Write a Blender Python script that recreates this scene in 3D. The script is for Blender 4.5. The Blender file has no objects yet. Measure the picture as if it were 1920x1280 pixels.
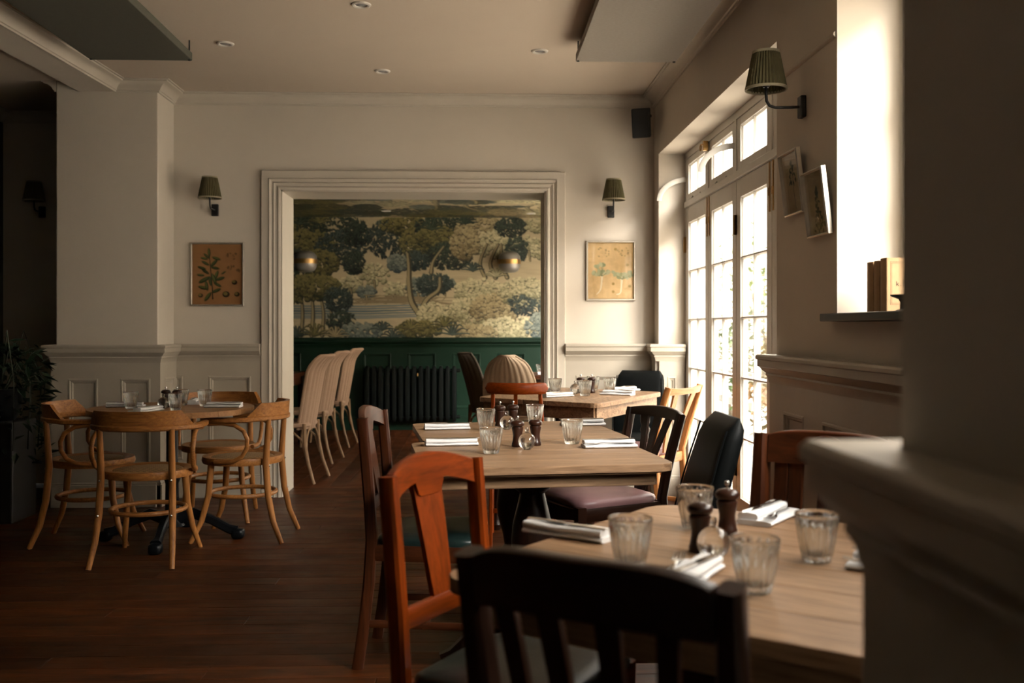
import bpy, bmesh, math, random
import numpy as np
from mathutils import Vector, Matrix

random.seed(7)
PI = math.pi
sc = bpy.context.scene
COL = sc.collection

# ---------------------------------------------------------------- camera
YAW = math.atan(67 / 1867)
cam_d = bpy.data.cameras.new('camera')
cam = bpy.data.objects.new('camera', cam_d)
COL.objects.link(cam)
cam.location = (0, 0, 1.2)
cam.rotation_euler = (PI / 2, 0, -YAW)
cam_d.sensor_width = 36
cam_d.lens = 35.0
cam_d.shift_y = -26 / 1920
cam_d.clip_start = 0.05
cam_d.dof.use_dof = True
cam_d.dof.focus_distance = 4.4
cam_d.dof.aperture_fstop = 3.5
sc.camera = cam

# ---------------------------------------------------------------- sky, daylight, exposure
SKY = 14.0
w = bpy.data.worlds.new('overcast_sky')
sc.world = w
w.use_nodes = True
bg = w.node_tree.nodes['Background']
bg.inputs[0].default_value = (1.0, 0.94, 0.85, 1)
bg.inputs[1].default_value = SKY
sc.view_settings.view_transform = 'Standard'
sc.view_settings.look = 'None'
sc.view_settings.gamma = 1
sc.view_settings.use_curve_mapping = False
sc.view_settings.exposure = 0.3
cy = sc.cycles
cy.use_denoising = True
cy.max_bounces = 20
cy.diffuse_bounces = 2
cy.glossy_bounces = 4
cy.transmission_bounces = 20
cy.transparent_max_bounces = 16
cy.sample_clamp_indirect = 6
cy.caustics_reflective = False


def portal(name, loc, rot, sx, sy):
    l = bpy.data.lights.new(name, 'AREA')
    l.shape = 'RECTANGLE'
    l.size, l.size_y = sx, sy
    l.cycles.is_portal = True
    o = bpy.data.objects.new(name, l)
    COL.objects.link(o)
    o.location, o.rotation_euler = loc, rot


# the three window openings of the place, as sampling portals for the sky
portal('sky_portal_doors', (1.66, 5.575, 1.21), (0, PI / 2, 0), 2.42, 2.75)
portal('sky_portal_niche', (1.66, 2.31, 1.85), (0, PI / 2, 0), 1.2, 2.36)
portal('sky_portal_back_room', (1.66, 9.65, 1.4), (0, PI / 2, 0), 1.8, 3.5)

# sun behind thin haze, from beyond the right-hand windows and behind the camera
sun_d = bpy.data.lights.new('hazy_sun', 'SUN')
sun_d.energy = 10.0
sun_d.angle = math.radians(30)
sun_d.color = (1.0, 0.96, 0.90)
sun = bpy.data.objects.new('hazy_sun', sun_d)
COL.objects.link(sun)
sun.rotation_euler = Vector((-0.50, 0.66, -0.56)).to_track_quat('-Z', 'Y').to_euler()

# ---------------------------------------------------------------- helpers: materials


def lin(r, g, b):
    f = lambda v: ((v / 255 + 0.055) / 1.055) ** 2.4 if v > 10 else v / 255 / 12.92
    return (f(r), f(g), f(b), 1)


MATS = {}


def base_mat(name):
    m = bpy.data.materials.new(name)
    m.use_nodes = True
    nt = m.node_tree
    return m, nt, nt.nodes['Principled BSDF']


def coords(nt, scale, kind='Object', rand=True):
    tc = nt.nodes.new('ShaderNodeTexCoord')
    mp = nt.nodes.new('ShaderNodeMapping')
    mp.inputs['Scale'].default_value = scale
    nt.links.new(tc.outputs[kind], mp.inputs['Vector'])
    if rand:
        oi = nt.nodes.new('ShaderNodeObjectInfo')
        mu = nt.nodes.new('ShaderNodeMath')
        mu.operation = 'MULTIPLY'
        mu.inputs[1].default_value = 37.0
        nt.links.new(oi.outputs['Random'], mu.inputs[0])
        nt.links.new(mu.outputs[0], mp.inputs['Location'])
    return mp.outputs[0]


def ramp(nt, fac, stops):
    r = nt.nodes.new('ShaderNodeValToRGB')
    e = r.color_ramp.elements
    while len(e) < len(stops):
        e.new(0.5)
    for i, (p, c) in enumerate(stops):
        e[i].position = p
        e[i].color = c if len(c) == 4 else (*c, 1)
    nt.links.new(fac, r.inputs[0])
    return r.outputs[0]


def noise(nt, vec, scale, detail=5, rough=0.6, dist=0.0):
    n = nt.nodes.new('ShaderNodeTexNoise')
    n.inputs['Scale'].default_value = scale
    n.inputs['Detail'].default_value = detail
    n.inputs['Roughness'].default_value = rough
    n.inputs['Distortion'].default_value = dist
    nt.links.new(vec, n.inputs['Vector'])
    return n.outputs['Fac']


def bump(nt, bs, h, strength=0.2, dist=0.01):
    b = nt.nodes.new('ShaderNodeBump')
    b.inputs['Strength'].default_value = strength
    b.inputs['Distance'].default_value = dist
    nt.links.new(h, b.inputs['Height'])
    nt.links.new(b.outputs[0], bs.inputs['Normal'])


def plain(name, col, rough=0.5, metal=0.0, var=0.12, nscale=9.0, bmp=0.0, coat=0.0, spec=0.5):
    """painted or solid surface: one colour with faint mottling and an optional fine relief"""
    if name in MATS:
        return MATS[name]
    m, nt, bs = base_mat(name)
    v = coords(nt, (1, 1, 1))
    n = noise(nt, v, nscale, 4)
    c = Vector(col[:3])
    nt.links.new(ramp(nt, n, [(0.25, tuple(c * (1 - var))), (0.75, tuple(c * (1 + var)))]), bs.inputs['Base Color'])
    bs.inputs['Roughness'].default_value = rough
    bs.inputs['Metallic'].default_value = metal
    bs.inputs['Coat Weight'].default_value = coat
    bs.inputs['Specular IOR Level'].default_value = spec
    if bmp:
        bump(nt, bs, noise(nt, v, nscale * 9, 3), bmp, 0.004)
    MATS[name] = m
    return m


def wood(name, dark, light, axis='x', rough=0.4, scale=1.0, coat=0.0, bmp=0.08):
    key = name + '_' + axis
    if key in MATS:
        return MATS[key]
    m, nt, bs = base_mat(key)
    s = {'x': (1.2, 16, 16), 'y': (16, 1.2, 16), 'z': (16, 16, 1.2)}[axis]
    v = coords(nt, tuple(k * scale for k in s))
    n1 = noise(nt, v, 1.6, 6, 0.65, 1.6)
    n2 = noise(nt, v, 7.0, 4, 0.6, 0.4)
    mx = nt.nodes.new('ShaderNodeMix')
    mx.inputs[0].default_value = 0.45
    nt.links.new(n1, mx.inputs[2])
    nt.links.new(n2, mx.inputs[3])
    d, l = Vector(dark[:3]), Vector(light[:3])
    nt.links.new(ramp(nt, mx.outputs[0], [(0.28, tuple(d)), (0.5, tuple((d + l) / 2)), (0.72, tuple(l))]), bs.inputs['Base Color'])
    bs.inputs['Roughness'].default_value = rough
    bs.inputs['Specular IOR Level'].default_value = 0.22
    bs.inputs['Coat Weight'].default_value = coat * 0.25
    bs.inputs['Coat Roughness'].default_value = 0.3
    bump(nt, bs, mx.outputs[0], bmp, 0.004)
    MATS[key] = m
    return m


def attr_mat(name, rough=0.7, spec=0.3):
    m, nt, bs = base_mat(name)
    a = nt.nodes.new('ShaderNodeAttribute')
    a.attribute_name = 'Col'
    nt.links.new(a.outputs['Color'], bs.inputs['Base Color'])
    bs.inputs['Roughness'].default_value = rough
    bs.inputs['Specular IOR Level'].default_value = spec
    return m


def thin_glass(name, refl=0.06, tint=(1, 1, 1, 1)):
    m = bpy.data.materials.new(name)
    m.use_nodes = True
    nt = m.node_tree
    nt.nodes.clear()
    out = nt.nodes.new('ShaderNodeOutputMaterial')
    t = nt.nodes.new('ShaderNodeBsdfTransparent')
    t.inputs[0].default_value = tint
    g = nt.nodes.new('ShaderNodeBsdfGlossy')
    g.inputs['Roughness'].default_value = 0.02
    fr = nt.nodes.new('ShaderNodeLayerWeight')
    fr.inputs[0].default_value = 0.15
    mu = nt.nodes.new('ShaderNodeMath')
    mu.operation = 'MULTIPLY_ADD'
    mu.inputs[1].default_value = 0.35
    mu.inputs[2].default_value = refl * 0.5
    nt.links.new(fr.outputs['Fresnel'], mu.inputs[0])
    mx = nt.nodes.new('ShaderNodeMixShader')
    nt.links.new(mu.outputs[0], mx.inputs[0])
    nt.links.new(t.outputs[0], mx.inputs[1])
    nt.links.new(g.outputs[0], mx.inputs[2])
    nt.links.new(mx.outputs[0], out.inputs[0])
    return m


def solid_glass(name):
    m = bpy.data.materials.new(name)
    m.use_nodes = True
    nt = m.node_tree
    nt.nodes.clear()
    out = nt.nodes.new('ShaderNodeOutputMaterial')
    g = nt.nodes.new('ShaderNodeBsdfGlass')
    g.inputs['Roughness'].default_value = 0.0
    g.inputs['IOR'].default_value = 1.48
    g.inputs['Color'].default_value = (0.98, 0.99, 0.98, 1)
    t = nt.nodes.new('ShaderNodeBsdfTransparent')
    mx = nt.nodes.new('ShaderNodeMixShader')
    mx.inputs[0].default_value = 0.2
    nt.links.new(g.outputs[0], mx.inputs[1])
    nt.links.new(t.outputs[0], mx.inputs[2])
    nt.links.new(mx.outputs[0], out.inputs[0])
    return m


# ---------------------------------------------------------------- helpers: meshes


class MB:
    """collects shapes; build() links them as one mesh object"""

    def __init__(s):
        s.v, s.f = [], []

    def add(s, vs, fs):
        b = len(s.v)
        s.v += [tuple(p) for p in vs]
        s.f += [tuple(i + b for i in f) for f in fs]
        return s

    def box(s, x0, x1, y0, y1, z0, z1):
        vs = [(x, y, z) for z in (z0, z1) for y in (y0, y1) for x in (x0, x1)]
        return s.add(vs, [(0, 2, 3, 1), (4, 5, 7, 6), (0, 1, 5, 4), (2, 6, 7, 3), (0, 4, 6, 2), (1, 3, 7, 5)])

    def rings(s, rs, cap=True, closed=False):
        n = len(rs[0])
        vs = [p for r in rs for p in r]
        fs = []
        m = len(rs)
        for i in range(m if closed else m - 1):
            j = (i + 1) % m
            for k in range(n):
                q = (k + 1) % n
                fs.append((i * n + k, i * n + q, j * n + q, j * n + k))
        if cap and not closed:
            fs.append(tuple(range(n - 1, -1, -1)))
            fs.append(tuple((m - 1) * n + k for k in range(n)))
        return s.add(vs, fs)

    def sweep(s, path, section, up=(0, 0, 1), closed=False, scales=None):
        """section: list of (side, up) offsets, swept along path; scales: per-point (side, up)"""
        P = [Vector(p) for p in path]
        n = len(P)
        U = Vector(up)
        rs = []
        for i in range(n):
            if closed:
                t = P[(i + 1) % n] - P[i - 1]
            else:
                t = P[min(i + 1, n - 1)] - P[max(i - 1, 0)]
            t.normalize()
            a = t.cross(U)
            if a.length < 1e-5:
                a = t.cross(Vector((0, 1, 0)))
            a.normalize()
            b = a.cross(t)
            sx, sy = scales[i] if scales else (1, 1)
            rs.append([P[i] + a * (x * sx) + b * (y * sy) for x, y in section])
        return s.rings(rs, True, closed)

    def tube(s, path, r, n=10, closed=False, up=(0, 0, 1)):
        sec = [(math.cos(2 * PI * k / n), math.sin(2 * PI * k / n)) for k in range(n)]
        if not isinstance(r, (list, tuple)):
            r = [r] * len(path)
        return s.sweep(path, sec, up, closed, [(q, q) for q in r])

    def bar(s, path, wd, ht, up=(0, 0, 1), closed=False, ch=0.18):
        """rectangular bar with chamfered edges; wd, ht scalars or per-point lists (full sizes)"""
        c = 1 - ch * 2
        sec = [(1, -c), (1, c), (c, 1), (-c, 1), (-1, c), (-1, -c), (-c, -1), (c, -1)]
        n = len(path)
        W = wd if isinstance(wd, (list, tuple)) else [wd] * n
        H = ht if isinstance(ht, (list, tuple)) else [ht] * n
        return s.sweep(path, sec, up, closed, [(W[i] / 2, H[i] / 2) for i in range(n)])

    def lathe(s, prof, n=20, c=(0, 0, 0), cap=True):
        rs = [[(c[0] + r * math.cos(2 * PI * k / n), c[1] + r * math.sin(2 * PI * k / n), c[2] + z) for k in range(n)] for r, z in prof]
        return s.rings(rs, cap)

    def prism(s, poly, z0, z1, T=None):
        """polygon (x, y) extruded from z0 to z1; T maps (x, y, z) to a point"""
        T = T or (lambda x, y, z: (x, y, z))
        n = len(poly)
        vs = [T(x, y, z0) for x, y in poly] + [T(x, y, z1) for x, y in poly]
        fs = [tuple(range(n - 1, -1, -1)), tuple(range(n, 2 * n))]
        fs += [(k, (k + 1) % n, n + (k + 1) % n, n + k) for k in range(n)]
        return s.add(vs, fs)

    def ribbon(s, xs, y, z0, z1, t):
        """board standing between z0(x) and z1(x), following y(x, z), t thick"""
        rs = []
        for x in xs:
            a, b = z0(x), z1(x)
            rs.append([(x, y(x, a) - t / 2, a), (x, y(x, a) + t / 2, a), (x, y(x, b) + t / 2, b - 0.003), (x, y(x, b) + t / 2 - 0.004, b), (x, y(x, b) - t / 2 + 0.004, b), (x, y(x, b) - t / 2, b - 0.003)])
        return s.rings(rs)

    def pad(s, c, size, e=0.35, nu=28, nv=14):
        """rounded cushion: a superellipsoid"""
        def p(v, k):
            return math.copysign(abs(v) ** k, v)
        rs = []
        for j in range(nv + 1):
            ph = -PI / 2 + PI * j / nv
            ph = max(-PI / 2 + 0.02, min(PI / 2 - 0.02, ph))
            r, z = p(math.cos(ph), e), p(math.sin(ph), e)
            rs.append([(c[0] + size[0] / 2 * r * p(math.cos(2 * PI * k / nu), e), c[1] + size[1] / 2 * r * p(math.sin(2 * PI * k / nu), e), c[2] + size[2] / 2 * z) for k in range(nu)])
        return s.rings(rs)

    def moulding(s, path, prof, closed=False):
        """profile (out, z) run along a plan path (x, y) with mitred corners; 'out' points left of travel"""
        n = len(path)
        P = [Vector(p) for p in path]
        rs = []
        for i in range(n):
            if closed or 0 < i < n - 1:
                a = (P[i] - P[i - 1]).normalized()
                b = (P[(i + 1) % n] - P[i]).normalized()
                na, nb = Vector((-a.y, a.x)), Vector((-b.y, b.x))
                m = (na + nb).normalized()
                m = m / max(0.2, m.dot(na))
            else:
                a = ((P[1] - P[0]) if i == 0 else (P[-1] - P[-2])).normalized()
                m = Vector((-a.y, a.x))
            rs.append([(P[i].x + m.x * o, P[i].y + m.y * o, z) for o, z in prof])
        return s.rings(rs, True, closed)

    def mitre(s, x0, x1, z0, z1, prof, T=None):
        """closed picture-frame moulding; prof: closed list of (inset, y)"""
        T = T or (lambda x, y, z: (x, y, z))
        rs = []
        for cx, cz, dx, dz in ((x0, z0, 1, 1), (x1, z0, -1, 1), (x1, z1, -1, -1), (x0, z1, 1, -1)):
            rs.append([T(cx + dx * d, y, cz + dz * d) for d, y in prof])
        return s.rings(rs, False, True)

    def build(s, name, mat, parent=None, smooth=True, angle=38, bevel=0.0, seg=2):
        me = bpy.data.meshes.new(name)
        me.from_pydata(s.v, [], s.f)
        bm = bmesh.new()
        bm.from_mesh(me)
        bmesh.ops.recalc_face_normals(bm, faces=bm.faces)
        bm.to_mesh(me)
        bm.free()
        if smooth:
            me.polygons.foreach_set('use_smooth', [True] * len(me.polygons))
            me.set_sharp_from_angle(angle=math.radians(angle))
        me.materials.append(mat)
        o = bpy.data.objects.new(name, me)
        COL.objects.link(o)
        if parent:
            o.parent = parent
        if bevel:
            b = o.modifiers.new('bevel', 'BEVEL')
            b.width = bevel
            b.segments = seg
            b.limit_method = 'ANGLE'
            b.angle_limit = math.radians(40)
            b.harden_normals = False
        return o


def tag(o, label=None, cat=None, group=None, kind=None):
    if label:
        o['label'] = label
    if cat:
        o['category'] = cat
    if group:
        o['group'] = group
    if kind:
        o['kind'] = kind
    return o


def thing(name, label, cat, loc=(0, 0, 0), rz=0.0, group=None):
    o = bpy.data.objects.new(name, None)
    COL.objects.link(o)
    o.location = loc
    o.rotation_euler = (0, 0, rz)
    return tag(o, label, cat, group)


def struct(name, loc=(0, 0, 0), rz=0.0):
    o = bpy.data.objects.new(name, None)
    COL.objects.link(o)
    o.location = loc
    o.rotation_euler = (0, 0, rz)
    o['kind'] = 'structure'
    return o


def link_copy(o, parent=None):
    c = o.copy()
    COL.objects.link(c)
    c.parent = parent
    return c


def copy_tree(o, loc=None, rz=None, label=None):
    c = link_copy(o)
    for ch in o.children:
        d = link_copy(ch, c)
        for g in ch.children:
            link_copy(g, d)
    if loc is not None:
        c.location = loc
    if rz is not None:
        c.rotation_euler = (0, 0, rz)
    if label:
        c['label'] = label
    return c


def paint_grid(name, img, T, parent, mat):
    """flat print: an image array (rows from the top) as colours on a fine grid of a real surface"""
    H, W = img.shape[:2]
    us = np.linspace(0, 1, W)
    vs = np.linspace(1, 0, H)
    co = np.array([T(u, v) for v in vs for u in us], dtype=np.float32)
    idx = np.arange(H * W).reshape(H, W)
    q = np.stack([idx[:-1, :-1], idx[1:, :-1], idx[1:, 1:], idx[:-1, 1:]], -1).reshape(-1, 4)
    me = bpy.data.meshes.new(name)
    me.vertices.add(H * W)
    me.vertices.foreach_set('co', co.ravel())
    nf = len(q)
    me.loops.add(nf * 4)
    me.loops.foreach_set('vertex_index', q.ravel().astype(np.int32))
    me.polygons.add(nf)
    me.polygons.foreach_set('loop_start', np.arange(nf, dtype=np.int32) * 4)
    me.polygons.foreach_set('loop_total', np.full(nf, 4, dtype=np.int32))
    me.update()
    a = me.color_attributes.new('Col', 'FLOAT_COLOR', 'POINT')
    rgba = np.ones((H * W, 4), dtype=np.float32)
    rgba[:, :3] = img.reshape(-1, 3)
    a.data.foreach_set('color', rgba.ravel())
    me.materials.append(mat)
    o = bpy.data.objects.new(name, me)
    COL.objects.link(o)
    o.parent = parent
    return o


# ---------------------------------------------------------------- materials
M = {}
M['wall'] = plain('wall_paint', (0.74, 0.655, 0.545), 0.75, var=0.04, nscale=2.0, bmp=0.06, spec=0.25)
M['ceiling'] = plain('ceiling_paint', (0.70, 0.585, 0.465), 0.8, var=0.03, nscale=1.5, spec=0.2)
M['trim'] = plain('trim_paint', (0.66, 0.585, 0.48), 0.42, var=0.05, nscale=4.0, bmp=0.05)
M['wainscot'] = plain('wainscot_paint', (0.50, 0.44, 0.35), 0.45, var=0.06, nscale=4.0, bmp=0.05)
M['dim_wall'] = plain('olive_wall_paint', (0.06, 0.06, 0.045), 0.7, var=0.06, nscale=3.0)  # left and front walls coloured dark to cut bounced light
M['frame_paint'] = plain('window_paint', (0.80, 0.75, 0.66), 0.4, var=0.05, nscale=5.0, bmp=0.05)
M['green'] = plain('bottle_green_paint', (0.007, 0.024, 0.013), 0.38, var=0.12, nscale=4.0, spec=0.3)
M['radiator'] = plain('radiator_paint', (0.004, 0.006, 0.005), 0.42, spec=0.25)
M['black'] = plain('black_metal', (0.012, 0.012, 0.012), 0.45)
M['iron'] = plain('cast_iron', (0.005, 0.006, 0.007), 0.3, bmp=0.1, spec=0.2)
M['black_sill'] = plain('black_gloss_paint', (0.012, 0.011, 0.010), 0.3)
M['brass'] = plain('brass', (0.45, 0.27, 0.10), 0.35, metal=1.0, nscale=30)
M['silver'] = plain('silver_frame', (0.62, 0.57, 0.50), 0.38, metal=1.0, nscale=30)
M['steel'] = plain('cutlery_steel', (0.70, 0.69, 0.67), 0.18, metal=1.0, var=0.05)
M['napkin'] = plain('white_linen', (0.80, 0.79, 0.78), 0.85, var=0.03, nscale=40, bmp=0.25)
M['leather_black'] = plain('black_leather', (0.005, 0.006, 0.006), 0.5, var=0.2, nscale=25, bmp=0.12, spec=0.12)
M['leather_green'] = plain('green_leather', (0.014, 0.028, 0.025), 0.3, var=0.25, nscale=18, bmp=0.12, spec=0.35)
M['leather_mauve'] = plain('mauve_leather', (0.23, 0.12, 0.12), 0.42, var=0.1, nscale=12, bmp=0.1)
M['mill'] = plain('walnut_mill', (0.028, 0.009, 0.004), 0.3, var=0.25, nscale=30, coat=0.1, spec=0.3)
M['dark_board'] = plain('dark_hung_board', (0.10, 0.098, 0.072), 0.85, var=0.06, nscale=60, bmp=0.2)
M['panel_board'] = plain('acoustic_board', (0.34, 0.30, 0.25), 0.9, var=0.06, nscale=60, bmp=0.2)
M['white_plastic'] = plain('white_ring', (0.75, 0.70, 0.62), 0.4)
M['grey_lens'] = plain('lamp_lens', (0.30, 0.29, 0.28), 0.2)
M['glass'] = solid_glass('clear_glass')
M['pane'] = thin_glass('window_glass')
M['pane_old'] = thin_glass('picture_glass', 0.07)
M['shade'] = plain('pleated_olive_silk', (0.10, 0.085, 0.035), 0.8, var=0.2, nscale=20)
M['shade_trim'] = plain('shade_trim', (0.36, 0.31, 0.20), 0.8)
M['cane'] = plain('woven_cane', (0.30, 0.19, 0.085), 0.6, var=0.35, nscale=120, bmp=0.4)
_m, _nt, _bs = base_mat('cane_weave')
_ck = _nt.nodes.new('ShaderNodeTexChecker')
_ck.inputs['Scale'].default_value = 62
_ck.inputs['Color1'].default_value = (0.36, 0.22, 0.10, 1)
_ck.inputs['Color2'].default_value = (0.15, 0.085, 0.035, 1)
_mp = coords(_nt, (1, 1, 0.01), rand=False)
_nt.links.new(_mp, _ck.inputs['Vector'])
_nt.links.new(_ck.outputs['Color'], _bs.inputs['Base Color'])
_bs.inputs['Roughness'].default_value = 0.6
bump(_nt, _bs, _ck.outputs['Fac'], 0.4, 0.002)
M['cane'] = _m
M['book'] = plain('tan_paper_cover', (0.48, 0.30, 0.15), 0.8, var=0.15, nscale=14)
M['ink'] = plain('black_ink', (0.03, 0.025, 0.02), 0.8)
M['paper'] = plain('page_edges', (0.62, 0.52, 0.38), 0.9)
ORANGE = (lin(84, 32, 5), lin(160, 68, 12))
DARKW = (lin(22, 11, 6), lin(50, 26, 14))
MIDW = (lin(36, 17, 8), lin(84, 42, 18))
LIGHTW = (lin(140, 84, 40), lin(200, 138, 82))
BENT = (lin(98, 58, 26), lin(190, 128, 68))
OAK = (lin(80, 56, 38), lin(180, 144, 110))


def W(kind, axis):
    d, l = {'orange': ORANGE, 'dark': DARKW, 'mid': MIDW, 'light': LIGHTW, 'bent': BENT, 'oak': OAK}[kind]
    return wood(kind + '_wood', d, l, axis, 0.36 if kind != 'oak' else 0.42, 1.0, 0.25 if kind in ('orange', 'dark', 'mid') else 0.05)


def floor_mat(name, dark, light, axis):
    m, nt, bs = base_mat(name)
    s = {'x': (0.9, 9, 9), 'y': (9, 0.9, 9)}[axis]
    v = coords(nt, s, 'Object')
    n1 = noise(nt, v, 2.2, 8, 0.7, 1.2)
    v2 = coords(nt, (1.3, 1.3, 1.3), 'Object')
    n2 = noise(nt, v2, 1.7, 5, 0.6)
    oi = nt.nodes.new('ShaderNodeObjectInfo')
    c1 = ramp(nt, n1, [(0.3, dark), (0.72, light)])
    hs = nt.nodes.new('ShaderNodeHueSaturation')
    mr = nt.nodes.new('ShaderNodeMapRange')
    mr.inputs['To Min'].default_value = 0.55
    mr.inputs['To Max'].default_value = 1.35
    nt.links.new(oi.outputs['Random'], mr.inputs['Value'])
    nt.links.new(mr.outputs[0], hs.inputs['Value'])
    nt.links.new(c1, hs.inputs['Color'])
    nt.links.new(hs.outputs[0], bs.inputs['Base Color'])
    nt.links.new(ramp(nt, n2, [(0.3, (0.3, 0.3, 0.3)), (0.7, (0.55, 0.55, 0.55))]), bs.inputs['Roughness'])
    bs.inputs['Specular IOR Level'].default_value = 0.22
    bump(nt, bs, n1, 0.15, 0.004)
    return m


M['floor_x'] = floor_mat('stained_boards_across', lin(20, 10, 4), lin(92, 46, 15), 'x')
M['floor_y'] = floor_mat('stained_boards_deep', lin(20, 10, 4), lin(92, 46, 15), 'y')
M['floor_base'] = plain('floor_gap', (0.006, 0.004, 0.003), 0.9)
# ================================================================ THE ROOM
XR, YB, ZC = 1.28, 7.12, 2.85        # right wall face, back wall face, ceiling
YB2 = 7.52                           # rear face of the back wall
XW = 1.64                            # outer face of the right wall
OX0, OX1, OZ = -1.384, 0.50, 2.176   # opening in the back wall
PX0, PX1, PY = -2.806, -2.135, 6.76  # pillar

# ---- floor with its boards
fl = MB().box(-4.2, XW, -2.5, 11.9, -0.08, -0.0125).build('floor', M['floor_base'])
tag(fl, kind='structure')
PW = 0.126
plank_mesh = {}


def plank(length, width, axis, loc, mat):
    key = (round(length, 3), axis)
    if key not in plank_mesh:
        l, h = length / 2 - 0.001, width / 2 - 0.0009
        b = 0.0013
        mb = MB()
        a, c = (l, h) if axis == 'x' else (h, l)
        rs = [[(-a, -c, -0.012), (a, -c, -0.012), (a, c, -0.012), (-a, c, -0.012)],
              [(-a, -c, -b), (a, -c, -b), (a, c, -b), (-a, c, -b)],
              [(-a + b, -c + b, 0), (a - b, -c + b, 0), (a - b, c - b, 0), (-a + b, c - b, 0)]]
        mb.rings(rs)
        o = mb.build('floor_board', mat, fl, smooth=False)
        plank_mesh[key] = o
    else:
        o = link_copy(plank_mesh[key], fl)
    o.location = loc
    return o


x0, x1 = -3.64, 1.50
cuts = [1.5, 2.1, 2.7, 3.3]
k = 0
y = -0.6
while y < YB2 - 0.02:
    c = cuts[(k * 3 + (k // 5)) % 4]
    plank(c, PW, 'x', (x0 + c / 2, y + PW / 2, 0), M['floor_x'])
    plank(x1 - x0 - c, PW, 'x', (x0 + c + (x1 - x0 - c) / 2, y + PW / 2, 0), M['floor_x'])
    y += PW
    k += 1
ys = y
x = -2.75
while x < 1.38:
    plank(11.74 - ys, PW, 'y', (x + PW / 2, (ys + 11.74) / 2, 0), M['floor_y'])
    x += PW

# ---- walls and ceiling
wr = MB()
wr.box(XR, XW, -2.5, 1.13, 0, ZC).box(XR, XW, 1.13, 3.49, 0, 1.22).box(XR, XW, 1.13, 3.49, 2.45, ZC)
wr.box(XR, XW, 3.49, 4.2, 0, ZC).box(XR, XW, 4.2, 6.95, 2.42, ZC).box(XR, XW, 6.95, YB2, 0, ZC)
tag(wr.build('wall_right', M['wall'], smooth=False), kind='structure')
wb = MB()
wb.box(-2.9, OX0, YB, YB2, 0, ZC).box(OX1, XR, YB, YB2, 0, ZC).box(OX0, OX1, YB, YB2, OZ, ZC)
tag(wb.build('wall_back', M['wall'], smooth=False), kind='structure')
tag(MB().box(PX0, PX1, PY, YB, 0, ZC).build('pillar', M['wall'], smooth=False, bevel=0.006), kind='structure')
tag(MB().box(-3.64, -2.8, 7.8, 8.0, 0, ZC).build('wall_left_bay', M['wall'], smooth=False), kind='structure')
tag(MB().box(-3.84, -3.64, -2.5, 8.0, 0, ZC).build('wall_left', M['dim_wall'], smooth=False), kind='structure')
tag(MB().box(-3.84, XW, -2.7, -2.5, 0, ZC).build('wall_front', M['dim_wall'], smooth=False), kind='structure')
tag(MB().box(-3.84, XW, -2.7, YB2, ZC, ZC + 0.2).build('ceiling', M['ceiling'], smooth=False), kind='structure')
tag(MB().box(-3.84, -2.8, YB2, 8.0, ZC, ZC + 0.2).build('ceiling_bay', M['ceiling'], smooth=False), kind='structure')
tag(MB().box(-2.82, -2.78, YB, 8.0, 0, ZC).build('wall_bay_return', M['wall'], smooth=False), kind='structure')
# beam over the left bay, running from the pillar
bdx = 0.0423
bm_ = MB()
bm_.prism([(-2.42, PY), (-2.66, PY), (-2.66 - bdx * 9.2, PY - 9.2), (-2.42 - bdx * 9.2, PY - 9.2)], 2.78, ZC)
tag(bm_.build('beam', M['wall'], smooth=False), kind='structure')
# the pier beside the camera
tag(MB().box(0.405, XR, -0.7, 0.945, 0, ZC).build('wall_pier', M['wall'], smooth=False, bevel=0.01), kind='structure')

# ---- cornice
CP = [(0, 2.775), (0.012, 2.775), (0.014, 2.785), (0.022, 2.788), (0.026, 2.80), (0.04, 2.815), (0.062, 2.828), (0.085, 2.834), (0.087, 2.842), (0.10, 2.843), (0.10, 2.85), (0, 2.85)]
tag(MB().moulding([(XR, 0.945), (XR, YB), (PX1, YB), (PX1, PY), (-2.42, PY), (-2.42 - bdx * 9, PY - 9)], CP).build('cornice', M['trim'], angle=25), kind='structure')
tag(MB().moulding([(PX0, PY), (PX0, 7.8), (-3.64, 7.8), (-3.64, 0)], CP).build('cornice', M['trim'], angle=25), kind='structure')

# ---- dado rail, skirting and panelling
RAIL = [(0, 0.965), (0.026, 0.965), (0.03, 0.985), (0.038, 0.998), (0.036, 1.006), (0.05, 1.018), (0.058, 1.03), (0.066, 1.034), (0.066, 1.062), (0.072, 1.066), (0.072, 1.078), (0.066, 1.085), (0, 1.085)]
runs = [([(XR, 0.945), (XR, 4.2), (1.46, 4.2)], 'trim_1'), ([(1.46, 6.95), (XR, 6.95), (XR, YB), (OX1 + 0.135, YB)], 'trim_2'),
        ([(OX0 - 0.14, YB), (PX1, YB), (PX1, PY), (PX0, PY), (PX0, 7.8)], 'trim_3'), ([(0.405, -0.7), (0.405, 0.945), (XR, 0.945)], 'trim_4')]
for pth, nm in runs:
    tag(MB().moulding(pth, RAIL).build(nm, M['wainscot'], angle=25), kind='structure')
PROF = [(0, -0.004), (0, -0.022), (0.006, -0.026), (0.014, -0.026), (0.018, -0.018), (0.026, -0.016), (0.032, -0.010), (0.032, -0.004)]


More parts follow.
